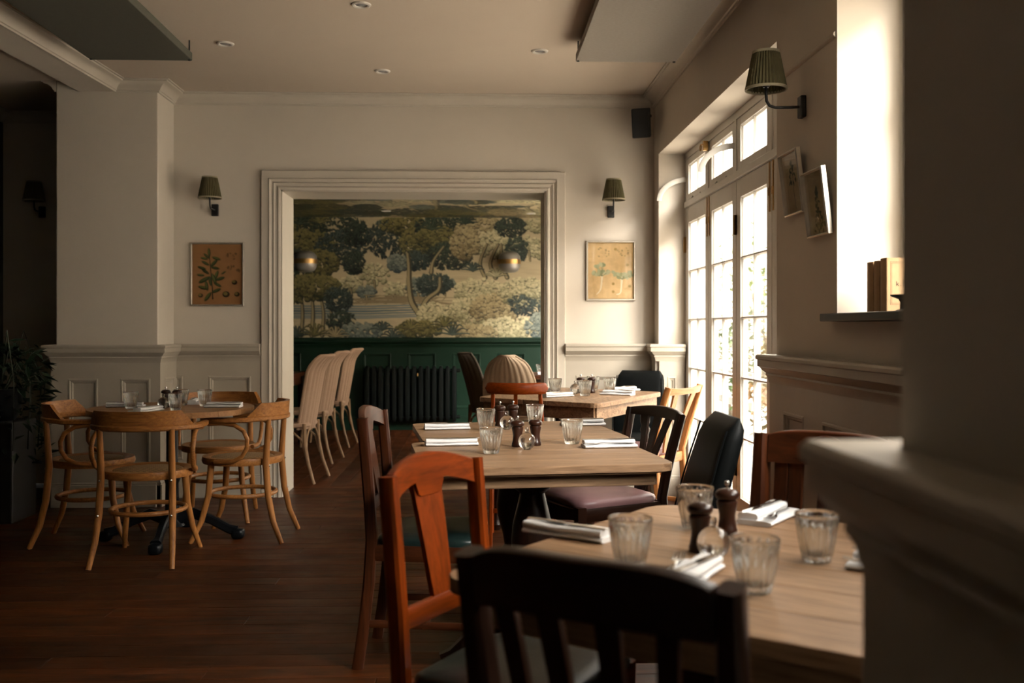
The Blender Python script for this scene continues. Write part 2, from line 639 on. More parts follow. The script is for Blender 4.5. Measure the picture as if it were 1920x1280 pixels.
def wainscot(name, loc, rz, L, panels, z0=0.27, z1=0.86, mat=None, h=0.97, ext=0.0):
    mat = mat or M['wainscot']
    r = struct(name, loc, rz)
    b = MB()
    b.box(-ext, L, -0.024, 0, 0, z0).box(-ext, L, -0.024, 0, z1, h)
    e = [-ext] + [v for p in panels for v in p] + [L]
    for i in range(0, len(e), 2):
        if e[i + 1] - e[i] > 0.001:
            b.box(e[i], e[i + 1], -0.024, 0, z0, z1)
    b.build('panel_frame', mat, r, smooth=False)
    MB().box(-ext, L, -0.036, -0.0, 0, 0.15).box(-ext, L, -0.03, -0.0, 0.15, 0.165).build('skirting', mat, r, smooth=False, bevel=0.003)
    for a, c in panels:
        MB().box(a, c, -0.008, 0, z0, z1).build('panel', mat, r, smooth=False)
        MB().mitre(a, c, z0, z1, PROF).build('panel_moulding', mat, r, angle=25)
    return r


HALF = PI / 2
wainscot('baseboard_back_left', (PX1, YB, 0), 0, OX0 - 0.14 - PX1, [(0.0, 0.07), (0.245, 0.545)])
wainscot('baseboard_back_right', (OX1 + 0.135, YB, 0), 0, XR - OX1 - 0.135, [(0.075, 0.375), (0.54, 0.66)])
wainscot('baseboard_reveal', (XR, 6.95, 0), 0, 0.18, [(0.055, 0.125)])
wainscot('baseboard_corner', (XR, YB, 0), -HALF, 0.17, [])
wainscot('baseboard_pillar_front', (PX0, PY, 0), 0, PX1 - PX0, [(0.085, 0.285), (0.43, 0.63)], ext=0.024)
wainscot('baseboard_pillar_side', (PX1, PY, 0), HALF, YB - PY, [(0.075, 0.285)], ext=0.024)
wainscot('baseboard_right', (XR, 4.2, 0), -HALF, 3.25, [(0.16, 0.42), (0.62, 1.0), (1.2, 1.6), (1.8, 2.2), (2.4, 2.8)], ext=0.024)
wainscot('baseboard_pier_side', (0.405, 0.945, 0), -HALF, 1.6, [(0.12, 0.5), (0.66, 1.1)], ext=0.024)
wainscot('baseboard_pier_end', (XR, 0.945, 0), PI, XR - 0.405, [(0.15, 0.7)])

# ---- architrave and lining of the wide opening
ar = struct('trim_5')


def arch_loop(prof):
    m = MB()
    rs = []
    for cx, cz, dx, dz in ((OX0, 0, -1, 0), (OX0, OZ, -1, 1), (OX1, OZ, 1, 1), (OX1, 0, 1, 0)):
        rs.append([(cx + dx * d, yy, cz + dz * d) for d, yy in prof])
    return m.rings(rs)


AP = [(0.0, YB), (0.0, YB - 0.03), (0.012, YB - 0.034), (0.022, YB - 0.028), (0.026, YB - 0.022), (0.04, YB - 0.026), (0.046, YB - 0.034), (0.052, YB - 0.026), (0.056, YB - 0.022), (0.07, YB - 0.032), (0.076, YB - 0.042), (0.082, YB - 0.03), (0.132, YB - 0.032), (0.135, YB - 0.028), (0.135, YB)]
arch_loop(AP).build('architrave', M['trim'], ar, angle=22)
ln = MB().box(OX0 - 0.001, OX0 + 0.012, YB - 0.02, YB2 + 0.01, 0, OZ).box(OX1 - 0.012, OX1 + 0.001, YB - 0.02, YB2 + 0.01, 0, OZ).box(OX0, OX1, YB - 0.02, YB2 + 0.01, OZ - 0.012, OZ + 0.001)
ln.build('door_lining', M['trim'], ar, smooth=False)

# ---- folding french doors with transom lights
LEAF = 0.6775
Y0D = 6.935
fr = struct('trim_6')
jm = MB().box(1.465, 1.52, 6.935, 6.95, 0, 2.42).box(1.465, 1.52, 4.2, 4.225, 0, 2.42).box(1.465, 1.52, 4.2, 6.95, 2.375, 2.42)
jm.build('door_frame', M['frame_paint'], fr, smooth=False, bevel=0.003)
MB().box(1.455, 1.525, 4.225, 6.935, 2.036, 2.078).build('transom_bar', M['frame_paint'], fr, smooth=False, bevel=0.004)
for i in range(1, 4):
    yy = Y0D - LEAF * i
    MB().box(1.462, 1.522, yy - 0.018, yy + 0.018, 2.078, 2.375).build('mullion', M['frame_paint'], fr, smooth=False, bevel=0.003)
MB().box(1.46, 1.60, 4.2, 6.95, 0, 0.014).build('threshold', M['trim'], fr, smooth=False, bevel=0.003)


def hinge(parent, x, z):
    h = MB().box(x - 0.016, x + 0.016, -0.026, -0.021, z - 0.055, z + 0.055)
    h.tube([(x, -0.03, z - 0.055), (x, -0.03, z + 0.055)], 0.007, 8)
    for s in (-1, 1):
        for q in (-0.035, 0.035):
            h.box(x + s * 0.009 - 0.002, x + s * 0.009 + 0.002, -0.028, -0.025, z + q - 0.002, z + q + 0.002)
    h.build('hinge', M['brass'], parent)


def glazed(root, w_, z0, z1, st, top, bot, cols, rows, th=0.042, mat=None):
    """sash: outer frame, glazing bars and separate panes; local x runs along the wall"""
    mat = mat or M['frame_paint']
    h = th / 2
    a, b, c, d = st, w_ - st, z0 + bot, z1 - top
    MB().box(0.002, a, -h, h, z0, z1).box(b, w_ - 0.002, -h, h, z0, z1).box(a, b, -h, h, z0, c).box(a, b, -h, h, d, z1).build('sash_frame', mat, root, smooth=False, bevel=0.003)
    g = 0.011
    MB().mitre(a, b, c, d, [(0, -0.016), (0.009, -0.006), (0.009, 0.006), (0, 0.016)]).build('glazing_bead', mat, root, smooth=False)
    for i in range(1, cols):
        q = a + (b - a) * i / cols
        MB().prism([(q - g, -0.004), (q - 0.004, -0.017), (q + 0.004, -0.017), (q + g, -0.004), (q + g, 0.008), (q + 0.004, 0.017), (q - 0.004, 0.017), (q - g, 0.008)], c, d).build('glazing_bar', mat, root, smooth=False)
    for j in range(1, rows):
        q = c + (d - c) * j / rows
        MB().prism([(q - g, -0.004), (q - 0.004, -0.0165), (q + 0.004, -0.0165), (q + g, -0.004), (q + g, 0.008), (q + 0.004, 0.0165), (q - 0.004, 0.0165), (q - g, 0.008)], a, b, lambda x, y, z: (z, y, x)).build('glazing_bar', mat, root, smooth=False)
    for i in range(cols):
        for j in range(rows):
            xa, xb = a + (b - a) * i / cols, a + (b - a) * (i + 1) / cols
            za, zb = c + (d - c) * j / rows, c + (d - c) * (j + 1) / rows
            MB().box(xa, xb, -0.0015, 0.0015, za, zb).build('pane', M['pane'], root, smooth=False)


for i in range(4):
    r = struct('door_%d' % (i + 1), (1.49, Y0D - LEAF * i, 0), -HALF)
    glazed(r, LEAF, 0.016, 2.032, 0.088, 0.105, 0.235, 2, 5)
    hx = 0.0 if i % 2 == 0 else LEAF
    for z in (0.42, 1.78):
        hinge(r, hx, z)
    bx_ = LEAF - 0.03 if i % 2 == 0 else 0.03
    MB().box(bx_ - 0.006, bx_ + 0.006, -0.0265, -0.02, 1.78, 2.03).box(bx_ - 0.004, bx_ + 0.004, -0.031, -0.026, 1.86, 1.90).build('flush_bolt', M['brass'], r, smooth=False)
    t = struct('window_%d' % (i + 1), (1.49, Y0D - LEAF * i, 0), -HALF)
    rr = t
    glazed(rr, LEAF, 2.08, 2.373, 0.088, 0.045, 0.045, 2, 1)
    if i in (0, 1):
        MB().box(0.20, 0.24, -0.03, -0.021, 2.083, 2.092).box(0.45, 0.47, -0.03, -0.021, 2.083, 2.09).build('catch_plate', M['frame_paint'], rr, smooth=False, bevel=0.002)
# painted quadrant stays of the opening transom lights
for nm, cx, cyy, lab in (('window_5', 1.478, 6.92, 'a'), ('window_6', 1.478, 5.62, 'b')):
    s = struct('trim_%d' % (7 if lab == 'a' else 8))
    pts = []
    for q in range(13):
        t = HALF * q / 12
        pts.append((cx - 0.20 * math.sin(t) - 0.0, cyy + 0.0, 2.235 - 0.15 * (1 - math.cos(t))))
    MB().bar(pts, 0.034, 0.012, up=(0, 1, 0)).build('quadrant_stay', M['frame_paint'], s)
la = thing('window_catch', 'small brass ring catch on the head of the transom light', 'catch', (1.44, 6.23, 2.345))
MB().box(-0.012, 0.02, -0.014, 0.014, -0.03, 0.03).build('plate', M['brass'], la, bevel=0.002)
MB().tube([(-0.026 + 0.0 * k, 0.02 * math.cos(2 * PI * k / 16), -0.012 + 0.02 * math.sin(2 * PI * k / 16)) for k in range(16)], 0.0035, 6, closed=True, up=(1, 0, 0)).build('ring', M['brass'], la)
MB().tube([(-0.01, 0, 0.01), (-0.026, 0, 0.008)], 0.004, 6).build('pin', M['brass'], la)

# ---- window niche with black sill
nw = struct('window_7', (1.53, 3.48, 0), -HALF)
glazed(nw, 2.34, 1.252, 2.45, 0.07, 0.07, 0.07, 4, 3)
tag(MB().box(1.232, 1.50, 1.10, 3.535, 1.222, 1.25).build('window_sill', M['black_sill'], smooth=False, bevel=0.004), kind='structure')
# crease of the old boxed-in pipe above the niche
tag(MB().tube([(XR + 0.002, 4.19, 2.245), (XR + 0.002, 3.50, 2.245)], 0.012, 10).build('trim_9', M['wall']), kind='structure')

# ================================================================ THE BACK ROOM
YE, ZB = 11.75, 2.5
tag(MB().box(-3.4, XW, YE, YE + 0.15, 0, ZB).build('wall_far', M['green'], smooth=False), kind='structure')
bw = MB().box(1.4, XW, YB2, 7.9, 0, ZB).box(1.4, XW, 11.4, YE, 0, ZB).box(1.4, XW, 7.9, 11.4, 0, 0.5).box(1.4, XW, 7.9, 11.4, 2.3, ZB)
tag(bw.build('wall_far_right', M['green'], smooth=False), kind='structure')
tag(MB().box(-3.4, -3.2, 8.0, YE, 0, ZB).build('wall_far_left', M['green'], smooth=False), kind='structure')
tag(MB().box(-2.8, XW, YB2, 8.0, ZB, ZB + 0.4).box(-3.4, XW, 8.0, YE + 0.15, ZB, ZB + 0.4).build('ceiling_far', M['green'], smooth=False), kind='structure')
bwn = struct('window_8', (1.55, 11.4, 0), -HALF)
glazed(bwn, 3.5, 0.5, 2.3, 0.07, 0.07, 0.07, 5, 3)
pan = []
q = 0.295
while q < 4.3:
    pan.append((q, q + 0.33))
    q += 0.525
wainscot('baseboard_far', (-3.2, YE, 0), 0, 4.6, pan, 0.25, 0.90, M['green'], 1.0)
tag(MB().moulding([(1.4, YE), (-3.2, YE)], [(o, z) for o, z in RAIL]).build('trim_10', M['green'], angle=25), kind='structure')


# ---- flat prints: painted onto numpy canvases, carried as colours by the printed sheets
class Canvas:
    def __init__(s, Wd, Ht, col):
        s.W, s.H = Wd, Ht
        s.a = np.empty((Ht, Wd, 3), np.float32)
        s.a[:] = col[:3]

    def blob(s, x, y, rx, ry, col, ang=0.0, al=1.0):
        R = max(rx, ry) + 1
        x0, x1, y0, y1 = int(max(0, x - R)), int(min(s.W, x + R + 1)), int(max(0, y - R)), int(min(s.H, y + R + 1))
        if x1 <= x0 or y1 <= y0:
            return
        yy, xx = np.mgrid[y0:y1, x0:x1]
        dx, dy = xx - x, yy - y
        c, n = math.cos(ang), math.sin(ang)
        u, v = (dx * c + dy * n) / max(rx, 0.3), (-dx * n + dy * c) / max(ry, 0.3)
        m = np.clip((1.0 - np.sqrt(u * u + v * v)) * max(min(rx, ry), 0.6) + 0.5, 0, 1)[..., None] * al
        s.a[y0:y1, x0:x1] = s.a[y0:y1, x0:x1] * (1 - m) + np.array(col[:3], np.float32) * m

    def line(s, pts, w0, w1, col):
        for i in range(len(pts) - 1):
            (xa, ya), (xb, yb) = pts[i], pts[i + 1]
            n = max(2, int(math.hypot(xb - xa, yb - ya) / 0.7))
            for k in range(n):
                t = k / n
                g = (i + t) / (len(pts) - 1)
                ww = w0 + (w1 - w0) * g
                s.blob(xa + (xb - xa) * t, ya + (yb - ya) * t, ww, ww, col)


def curve(pts, n=14):
    out = []
    P = [pts[0]] + list(pts) + [pts[-1]]
    for i in range(1, len(P) - 2):
        for k in range(n):
            t = k / n
            f = lambda a, b, c, d: 0.5 * (2 * b + (c - a) * t + (2 * a - 5 * b + 4 * c - d) * t * t + (3 * b - a - 3 * c + d) * t ** 3)
            out.append((f(*[p[0] for p in P[i - 1:i + 3]]), f(*[p[1] for p in P[i - 1:i + 3]])))
    return out + [pts[-1]]


def mixc(a, b, t):
    return tuple(a[i] * (1 - t) + b[i] * t for i in range(3))


rng = random.Random(3)
INK = lin(30, 40, 40)
PAL = {'olive': (lin(42, 46, 26), lin(136, 126, 78)), 'teal': (lin(22, 34, 34), lin(84, 96, 86)), 'blue': (lin(60, 72, 72), lin(142, 146, 130)),
       'cream': (lin(128, 122, 88), lin(214, 202, 160)), 'dark': (lin(16, 24, 22), lin(74, 86, 68)), 'tan': (lin(110, 96, 66), lin(190, 172, 130))}


def crown(c, x, y, rx, ry, pal, n, leafy=False):
    """a tree crown of overlapping scalloped leaf heaps, lit from above left as printed"""
    d, l = PAL[pal]
    items = []
    for _ in range(int(n * 1.25)):
        a, r = rng.random() * 2 * PI, math.sqrt(rng.random())
        items.append((x + rx * r * math.cos(a), y + ry * r * math.sin(a)))
    items.sort(key=lambda p: p[1] + rng.random() * 3)
    for px, py in items:
        s = rng.uniform(0.7, 1.25) * (2.6 if leafy else 3.3)
        t = 0.5 - 0.38 * (py - y) / ry + rng.uniform(-0.4, 0.4)
        if leafy:
            a = rng.random() * PI
            c.blob(px + 0.8, py + 0.9, s * 1.35, s * 0.55, mixc(d, INK, 0.5), a)
            c.blob(px, py, s * 1.25, s * 0.42, mixc(d, l, max(0, min(1, t))), a)
        else:
            c.blob(px + 0.5, py + 1.4, s * 1.05, s * 0.95, mixc(d, INK, 0.55))
            c.blob(px, py, s * 0.93, s * 0.8, mixc(d, l, max(0, min(1, t))))
            for q in range(3):
                aa = PI + rng.random() * PI
                c.blob(px + s * 0.6 * math.cos(aa), py + s * 0.45 * math.sin(aa), 0.9, 0.8, mixc(d, l, max(0, min(1, t + 0.3))))


def trunk(c, pts, w0, w1, tone='tan'):
    d, l = PAL[tone]
    pts = curve(pts)
    c.line(pts, w0 + 0.8, w1 + 0.5, mixc(d, INK, 0.65))
    c.line([(x - 0.25 * w0, y) for x, y in pts], w0 * 0.62, w1 * 0.6, mixc(d, l, 0.55))


def fern(c, x, y, r, pal, n=9):
    d, l = PAL[pal]
    for k in range(n):
        a = PI + PI * (k + 0.5) / n + rng.uniform(-0.1, 0.1)
        p = curve([(x, y), (x + r * 0.6 * math.cos(a), y + r * 0.75 * math.sin(a)), (x + r * 1.05 * math.cos(a), y + r * 0.6 * math.sin(a))], 8)
        c.line([(u + 0.8, v + 0.8) for u, v in p], 1.7, 0.5, INK)
        c.line(p, 1.4, 0.4, mixc(d, l, rng.uniform(0.3, 1)))


MW, MH = 600, 226          # 3.9 m x 1.465 m of paper
cv = Canvas(MW, MH, lin(196, 178, 142))
# the picture coordinates below are fractions of the stretch of wall seen through the opening
gx = lambda u: 148 + u * 458   # 0..1 across the visible stretch
gy = lambda v: v * MH
for _ in range(500):            # mottled ground tint
    cv.blob(rng.random() * MW, rng.random() * MH, rng.uniform(4, 22), rng.uniform(1, 4), mixc(lin(196, 178, 142), lin(168, 150, 118), rng.random()), 0, 0.5)
for u, v, r in ((0.24, 0.55, 20), (0.33, 0.47, 26), (0.30, 0.62, 16), (0.41, 0.60, 20), (0.50, 0.58, 24), (0.60, 0.55, 18), (0.93, 0.22, 26), (0.88, 0.3, 16), (0.98, 0.28, 18)):
    crown(cv, gx(u), gy(v), r, r * 0.75, 'blue' if rng.random() < 0.5 else 'cream', 60)
    trunk(cv, [(gx(u), gy(v) + r * 0.5), (gx(u) + 2, gy(v) + r * 1.25)], 1.6, 1.0)
for v in (0.735, 0.755, 0.775, 0.795, 0.815, 0.83):
    cv.line([(gx(-0.3) + 0, gy(v)), (gx(0.3), gy(v + 0.005)), (gx(0.52), gy(v - 0.01))], 1.8, 1.2, mixc(lin(84, 104, 112), lin(150, 152, 140), rng.random() * 0.7))
for k in range(40):
    cv.line([(gx(0.2 + rng.random() * 0.45), gy(0.64 + rng.random() * 0.09)), (gx(0.22 + rng.random() * 0.45), gy(0.66 + rng.random() * 0.07))], 0.8, 0.5, lin(140, 124, 94))
for u, v, rx, ry, p, n, lf in ((-0.30, 0.15, 60, 46, 'dark', 420, True), (-0.1, 0.10, 50, 40, 'teal', 320, True), (0.02, 0.12, 60, 34, 'olive', 260, False), (0.16, 0.10, 60, 32, 'dark', 330, True), (0.08, 0.24, 48, 30, 'olive', 240, False),
                               (0.20, 0.26, 46, 34, 'teal', 330, True), (0.26, 0.14, 22, 26, 'dark', 160, True), (0.25, 0.38, 20, 22, 'dark', 150, True), (0.12, 0.38, 34, 26, 'olive', 160, False), (0.02, 0.40, 34, 30, 'dark', 260, True),
                               (0.38, 0.18, 38, 36, 'teal', 330, True), (0.44, 0.06, 40, 18, 'olive', 150, False), (0.50, 0.22, 34, 30, 'olive', 190, False), (0.60, 0.08, 54, 22, 'dark', 300, True), (0.57, 0.18, 36, 26, 'olive', 190, False),
                               (0.62, 0.32, 40, 26, 'dark', 330, True), (0.49, 0.36, 26, 18, 'teal', 170, True), (0.56, 0.55, 32, 20, 'teal', 230, True), (0.42, 0.38, 18, 16, 'blue', 90, False),
                               (0.74, 0.10, 46, 26, 'tan', 200, False), (0.80, 0.22, 44, 26, 'cream', 190, False), (0.68, 0.22, 26, 28, 'tan', 150, False), (0.86, 0.08, 30, 18, 'dark', 170, True), (0.88, 0.26, 20, 24, 'dark', 130, True), (0.97, 0.06, 26, 14, 'cream', 90, False)):
    crown(cv, gx(u), gy(v), rx, ry, p, n, lf)
trunk(cv, [(gx(0.505), gy(0.80)), (gx(0.475), gy(0.70)), (gx(0.465), gy(0.55)), (gx(0.465), gy(0.42)), (gx(0.46), gy(0.30))], 5.5, 2.6)
trunk(cv, [(gx(0.505), gy(0.80)), (gx(0.535), gy(0.68)), (gx(0.58), gy(0.60)), (gx(0.585), gy(0.50))], 5.0, 2.4)
trunk(cv, [(gx(0.55), gy(0.46)), (gx(0.56), gy(0.36)), (gx(0.60), gy(0.24))], 3.0, 1.5)
for u, w_ in ((0.76, 3.2), (0.80, 3.6), (0.845, 3.2)):
    trunk(cv, [(gx(u), gy(0.50)), (gx(u - 0.02), gy(0.38)), (gx(u - 0.03 + rng.random() * 0.05), gy(0.22))], w_, 1.6)
for u, w_ in ((0.05, 3.0), (0.09, 3.6), (0.13, 3.0), (0.16, 2.6)):
    trunk(cv, [(gx(u), gy(0.98)), (gx(u + 0.005), gy(0.80)), (gx(u - 0.01 + rng.random() * 0.02), gy(0.66))], w_, 1.8)
for u, v, rx, ry, p, n, lf in ((-0.2, 0.66, 60, 40, 'olive', 300, False), (-0.05, 0.62, 40, 30, 'dark', 260, True), (0.10, 0.58, 46, 24, 'olive', 240, False), (0.19, 0.68, 26, 24, 'teal', 190, True), (0.02, 0.60, 40, 26, 'olive', 200, False), (-0.25, 0.92, 60, 24, 'teal', 300, True),
                               (0.20, 0.86, 26, 18, 'dark', 140, True), (0.28, 0.94, 36, 16, 'blue', 130, False), (0.55, 0.82, 30, 26, 'cream', 150, False), (0.50, 0.93, 40, 16, 'olive', 150, False),
                               (0.74, 0.62, 50, 26, 'cream', 230, False), (0.70, 0.78, 46, 26, 'cream', 230, False), (0.80, 0.76, 46, 30, 'tan', 240, False), (0.92, 0.62, 50, 28, 'cream', 230, False), (0.93, 0.72, 40, 22, 'teal', 170, True), (0.86, 0.92, 60, 22, 'cream', 230, False), (0.98, 0.90, 30, 26, 'blue', 120, False), (0.72, 0.95, 40, 14, 'tan', 130, False), (0.96, 0.60, 26, 14, 'cream', 90, False)):
    crown(cv, gx(u), gy(v), rx, ry, p, n, lf)
for u, v, r, p in ((0.03, 0.99, 26, 'teal'), (0.10, 0.98, 30, 'olive'), (0.18, 0.99, 24, 'tan'), (0.36, 0.93, 20, 'teal'), (0.40, 1.0, 22, 'teal'), (0.47, 0.92, 22, 'olive'), (0.63, 0.97, 30, 'teal'), (0.60, 0.90, 24, 'olive'), (0.71, 0.44, 20, 'teal'), (0.80, 0.49, 20, 'cream'), (0.55, 0.10, 22, 'dark'), (0.04, 0.06, 20, 'dark'), (0.12, 0.05, 20, 'olive'), (0.68, 0.05, 22, 'dark')):
    fern(cv, gx(u), gy(v), r, p)
paper_mat = attr_mat('printed_wallpaper', 0.42, 0.45)
mural = struct('wallpaper_mural')
paint_grid('printed_sheet', cv.a, lambda u, v: (-3.18 + 3.97 * u, YE - 0.004, 1.085 + 1.415 * v), mural, paper_mat)
paint_grid('printed_sheet', cv.a[::2, 40:360:2][:, ::-1], lambda u, v: (0.79 + 0.61 * u, YE - 0.004, 1.085 + 1.415 * v), mural, paper_mat)
paint_grid('ceiling_sheet', cv.a[::2, ::2][::-1], lambda u, v: (-3.18 + 4.58 * u, YE - 0.01 - 2.6 * (v), ZB - 0.004), mural, paper_mat)
# ================================================================ FITTINGS
# ---- hung ceiling boards


def hung_board(loc, sx, sy, label, mat='panel_board'):
    t = thing('ceiling_board', label, 'ceiling board', loc, 0, 'hung ceiling boards')
    MB().box(-sx / 2, sx / 2, -sy / 2, sy / 2, -0.045, 0).build('board', M[mat], t, smooth=False, bevel=0.003)
    for a in (-1, 1):
        for b in (-1, 1):
            x, y = a * (sx / 2 - 0.012), b * (sy / 2 - 0.02)
            MB().tube([(x, y, 0.0), (x, y, 0.068)], 0.004, 6).lathe([(0.008, -0.05), (0.008, -0.045)], 8, (x, y, 0)).build('fixing', M['black'], t)


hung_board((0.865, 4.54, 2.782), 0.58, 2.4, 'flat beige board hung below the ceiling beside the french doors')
hung_board((-1.925, 4.60, 2.782), 0.58, 2.4, 'dark board hung below the ceiling beside the beam', 'dark_board')  # darker in colour than the beige board
# ---- downlights
for i, (x, y, lab) in enumerate(((-0.588, 5.11, 'nearest of the round ceiling downlights at the top edge of the view'), (-1.458, 5.84, 'round ceiling downlight beside the dark hung board'),
                                 (0.378, 5.93, 'round ceiling downlight beside the beige hung board'), (-0.603, 6.43, 'farthest round ceiling downlight in front of the wide opening'))):
    t = thing('downlight', lab, 'downlight', (x, y, ZC), 0, 'recessed ceiling downlights')
    MB().lathe([(0.030, 0.0), (0.033, -0.006), (0.042, -0.009), (0.049, -0.006), (0.052, 0.0)], 28, cap=False).build('ring', M['white_plastic'], t)
    MB().lathe([(0.031, -0.001), (0.020, -0.004), (0.006, -0.005)], 20).build('lens', M['grey_lens'], t)

# ---- wall sconces


def sconce():
    t = thing('wall_sconce', '', 'wall lamp', (0, 0, 0), 0, 'wall sconces with pleated shades')
    MB().box(-0.024, 0.024, -0.022, 0, -0.042, 0.042).build('back_plate', M['black'], t, smooth=False, bevel=0.004)
    MB().tube([(0, -0.02, 0), (0, -0.06, -0.002), (0, -0.115, -0.003), (0, -0.138, 0.004), (0, -0.15, 0.022), (0, -0.152, 0.05), (0, -0.152, 0.10)], 0.006, 10, up=(1, 0, 0)).build('arm', M['black'], t)
    MB().lathe([(0.012, 0.075), (0.016, 0.085), (0.016, 0.10), (0.013, 0.102), (0.013, 0.13)], 14, (0, -0.152, 0)).build('bulb_holder', M['black'], t)
    s = MB()
    N = 72
    rs = []
    for (r, z) in ((0.078, 0.068), (0.070, 0.11), (0.059, 0.165), (0.050, 0.208)):
        rs.append([((r + (0.0030 if k % 2 else -0.0022)) * math.cos(2 * PI * k / N), -0.152 + (r + (0.0030 if k % 2 else -0.0022)) * math.sin(2 * PI * k / N), z) for k in range(N)])
    inner = [[(p[0] * 0.97, -0.152 + (p[1] + 0.152) * 0.97, p[2]) for p in r] for r in rs][::-1]
    s.rings(rs + inner, False, True)
    sh = s.build('shade', M['shade'], t, angle=20)
    for r, z in ((0.0795, 0.067), (0.0515, 0.208)):
        MB().lathe([(r - 0.005, z - 0.003), (r + 0.0015, z - 0.003), (r + 0.0015, z + 0.007), (r - 0.005, z + 0.007), (r - 0.005, z - 0.003)], 40, (0, -0.152, 0), cap=False).build('shade_trim', M['shade_trim'], sh)
    return t


sc0 = sconce()
sc0.location = (-1.845, YB, 2.03)
sc0['label'] = 'olive pleated wall sconce above the leafy plant print'
copy_tree(sc0, (0.965, YB, 2.03), 0, 'olive pleated wall sconce above the pale radish print by the opening')
copy_tree(sc0, (XR, 3.84, 2.06), -HALF, 'large looking dark pleated sconce on the wall between doors and niche')
copy_tree(sc0, (-3.34, 7.8, 2.09), 0, 'black pleated sconce lost in the dark bay behind the pillar')

# ---- framed botanical prints


def botanic(kind):
    c = Canvas(84, 102, {'leafy': lin(176, 128, 82), 'radish': lin(226, 190, 136), 'spray': lin(198, 178, 144), 'fern': lin(194, 174, 140)}[kind])
    for _ in range(160):
        c.blob(rng.random() * 84, rng.random() * 102, rng.uniform(2, 9), rng.uniform(2, 9), mixc(c.a[0, 0], lin(120, 84, 52), rng.random() * 0.35), 0, 0.25)
    G1, G2 = lin(48, 62, 34), lin(110, 116, 62)
    if kind == 'leafy':
        st = curve([(34, 92), (33, 70), (31, 48), (29, 26), (28, 12)])
        c.line(st, 0.9, 0.5, lin(60, 52, 34))
        for x, y, a, l in ((26, 88, 2.2, 9), (40, 78, -0.4, 8), (18, 73, 0.25, 8), (24, 70, 1.4, 8), (42, 68, 0.5, 7), (46, 58, -0.3, 8), (20, 60, -0.5, 10), (30, 62, 1.4, 8), (40, 52, -1.2, 8), (22, 46, 0.6, 7), (38, 40, 0.2, 7), (16, 40, 0.3, 7), (22, 32, 0.5, 7), (36, 32, -0.8, 8), (20, 24, 0.2, 6), (40, 24, 0.3, 7), (28, 14, 1.5, 7), (24, 20, 0.7, 6), (52, 48, -0.6, 4), (36, 58, 1.2, 9), (14, 52, 0.1, 6)):
            c.blob(x, y, l, l * 0.34, G1, a)
            c.blob(x - 0.5, y - 0.8, l * 0.8, l * 0.2, mixc(G1, G2, rng.uniform(0.3, 1)), a)
        for x, y, r in ((14, 86, 4), (56, 84, 6), (74, 84, 4.5), (70, 64, 4.5)):
            c.blob(x, y, r, r * 0.85, lin(52, 40, 22))
            c.blob(x - 1, y - 1, r * 0.6, r * 0.5, lin(132, 116, 62))
        for x, y, r in ((66, 20, 8), (64, 40, 5), (76, 44, 2)):
            for k in range(9):
                c.blob(x + rng.uniform(-r, r), y + rng.uniform(-r, r) * 0.7, 2.2, 1.4, mixc(lin(150, 110, 70), lin(110, 84, 52), rng.random()), rng.random() * 3)
    elif kind == 'radish':
        for ox, hgt in ((26, 0), (62, 6)):
            c.line(curve([(ox, 50 + hgt), (ox - 1, 70 + hgt), (ox - 3, 84 + hgt), (ox - 10, 93)]), 2.0, 0.4, lin(238, 220, 186))
            for k in range(16):
                a = rng.uniform(0.1, PI - 0.1)
                r = rng.uniform(5, 19)
                x, y = ox + r * math.cos(a), 58 + hgt - r * math.sin(a)
                c.line([(ox, 60 + hgt), (x, y)], 0.5, 0.4, lin(150, 150, 110))
                c.blob(x, y, 4.4, 3.0, mixc(lin(138, 146, 106), lin(196, 192, 150), rng.random()), rng.random() * 3)
            for k in range(14):
                c.blob(ox + rng.uniform(-12, 12), 16 + rng.uniform(-8, 10), 1.6, 1.2, mixc(lin(196, 164, 110), lin(168, 140, 96), rng.random()))
        for x, y in ((46, 74), (46, 88), (72, 40), (76, 78), (50, 12)):
            c.blob(x, y, 2.6, 2.4, lin(170, 140, 80))
    else:
        top = 14 if kind == 'spray' else 26
        c.line(curve([(44, 94), (42, 66), (44, 44), (43, top)]), 0.9, 0.5, lin(70, 70, 56))
        for k in range(26 if kind == 'spray' else 34):
            t = rng.random()
            y = top + t * (38 if kind == 'spray' else 50)
            spread = (4 + 14 * t) if kind == 'spray' else (3 + 9 * t)
            c.blob(43 + rng.uniform(-1, 1) * spread, y, 4.2, 2.0, mixc(lin(44, 56, 54), lin(110, 116, 96), rng.random()), rng.uniform(0, PI))
        if kind == 'fern':
            for k in range(24):
                c.blob(rng.uniform(20, 70), rng.uniform(76, 98), 4, 2, mixc(lin(92, 90, 64), lin(132, 122, 90), rng.random()), rng.random() * 3)
    return c.a


print_mat = attr_mat('printed_paper', 0.8, 0.2)


def picture(label, loc, rz, w_, h, kind, lean=0.0, fw=0.013):
    t = thing('framed_print', label, 'picture', loc, rz, 'framed botanical prints')
    t.rotation_euler = (lean, 0, rz)
    MB().mitre(-w_ / 2, w_ / 2, 0, h, [(0, 0), (0, -0.016), (0.003, -0.02), (fw - 0.003, -0.02), (fw, -0.014), (fw, 0)]).build('picture_frame', M['silver'], t, angle=25)
    MB().box(-w_ / 2 + 0.004, w_ / 2 - 0.004, -0.004, 0, 0.004, h - 0.004).build('backing', M['paper'], t, smooth=False)
    a, b = w_ / 2 - fw + 0.001, h - fw + 0.001
    paint_grid('print_sheet', botanic(kind), lambda u, v: (-a + 2 * a * u, -0.0055, fw - 0.001 + (b - fw + 0.001) * v), t, print_mat)
    MB().box(-a, a, -0.0095, -0.0075, fw, b).build('glass_sheet', M['pane_old'], t, smooth=False)


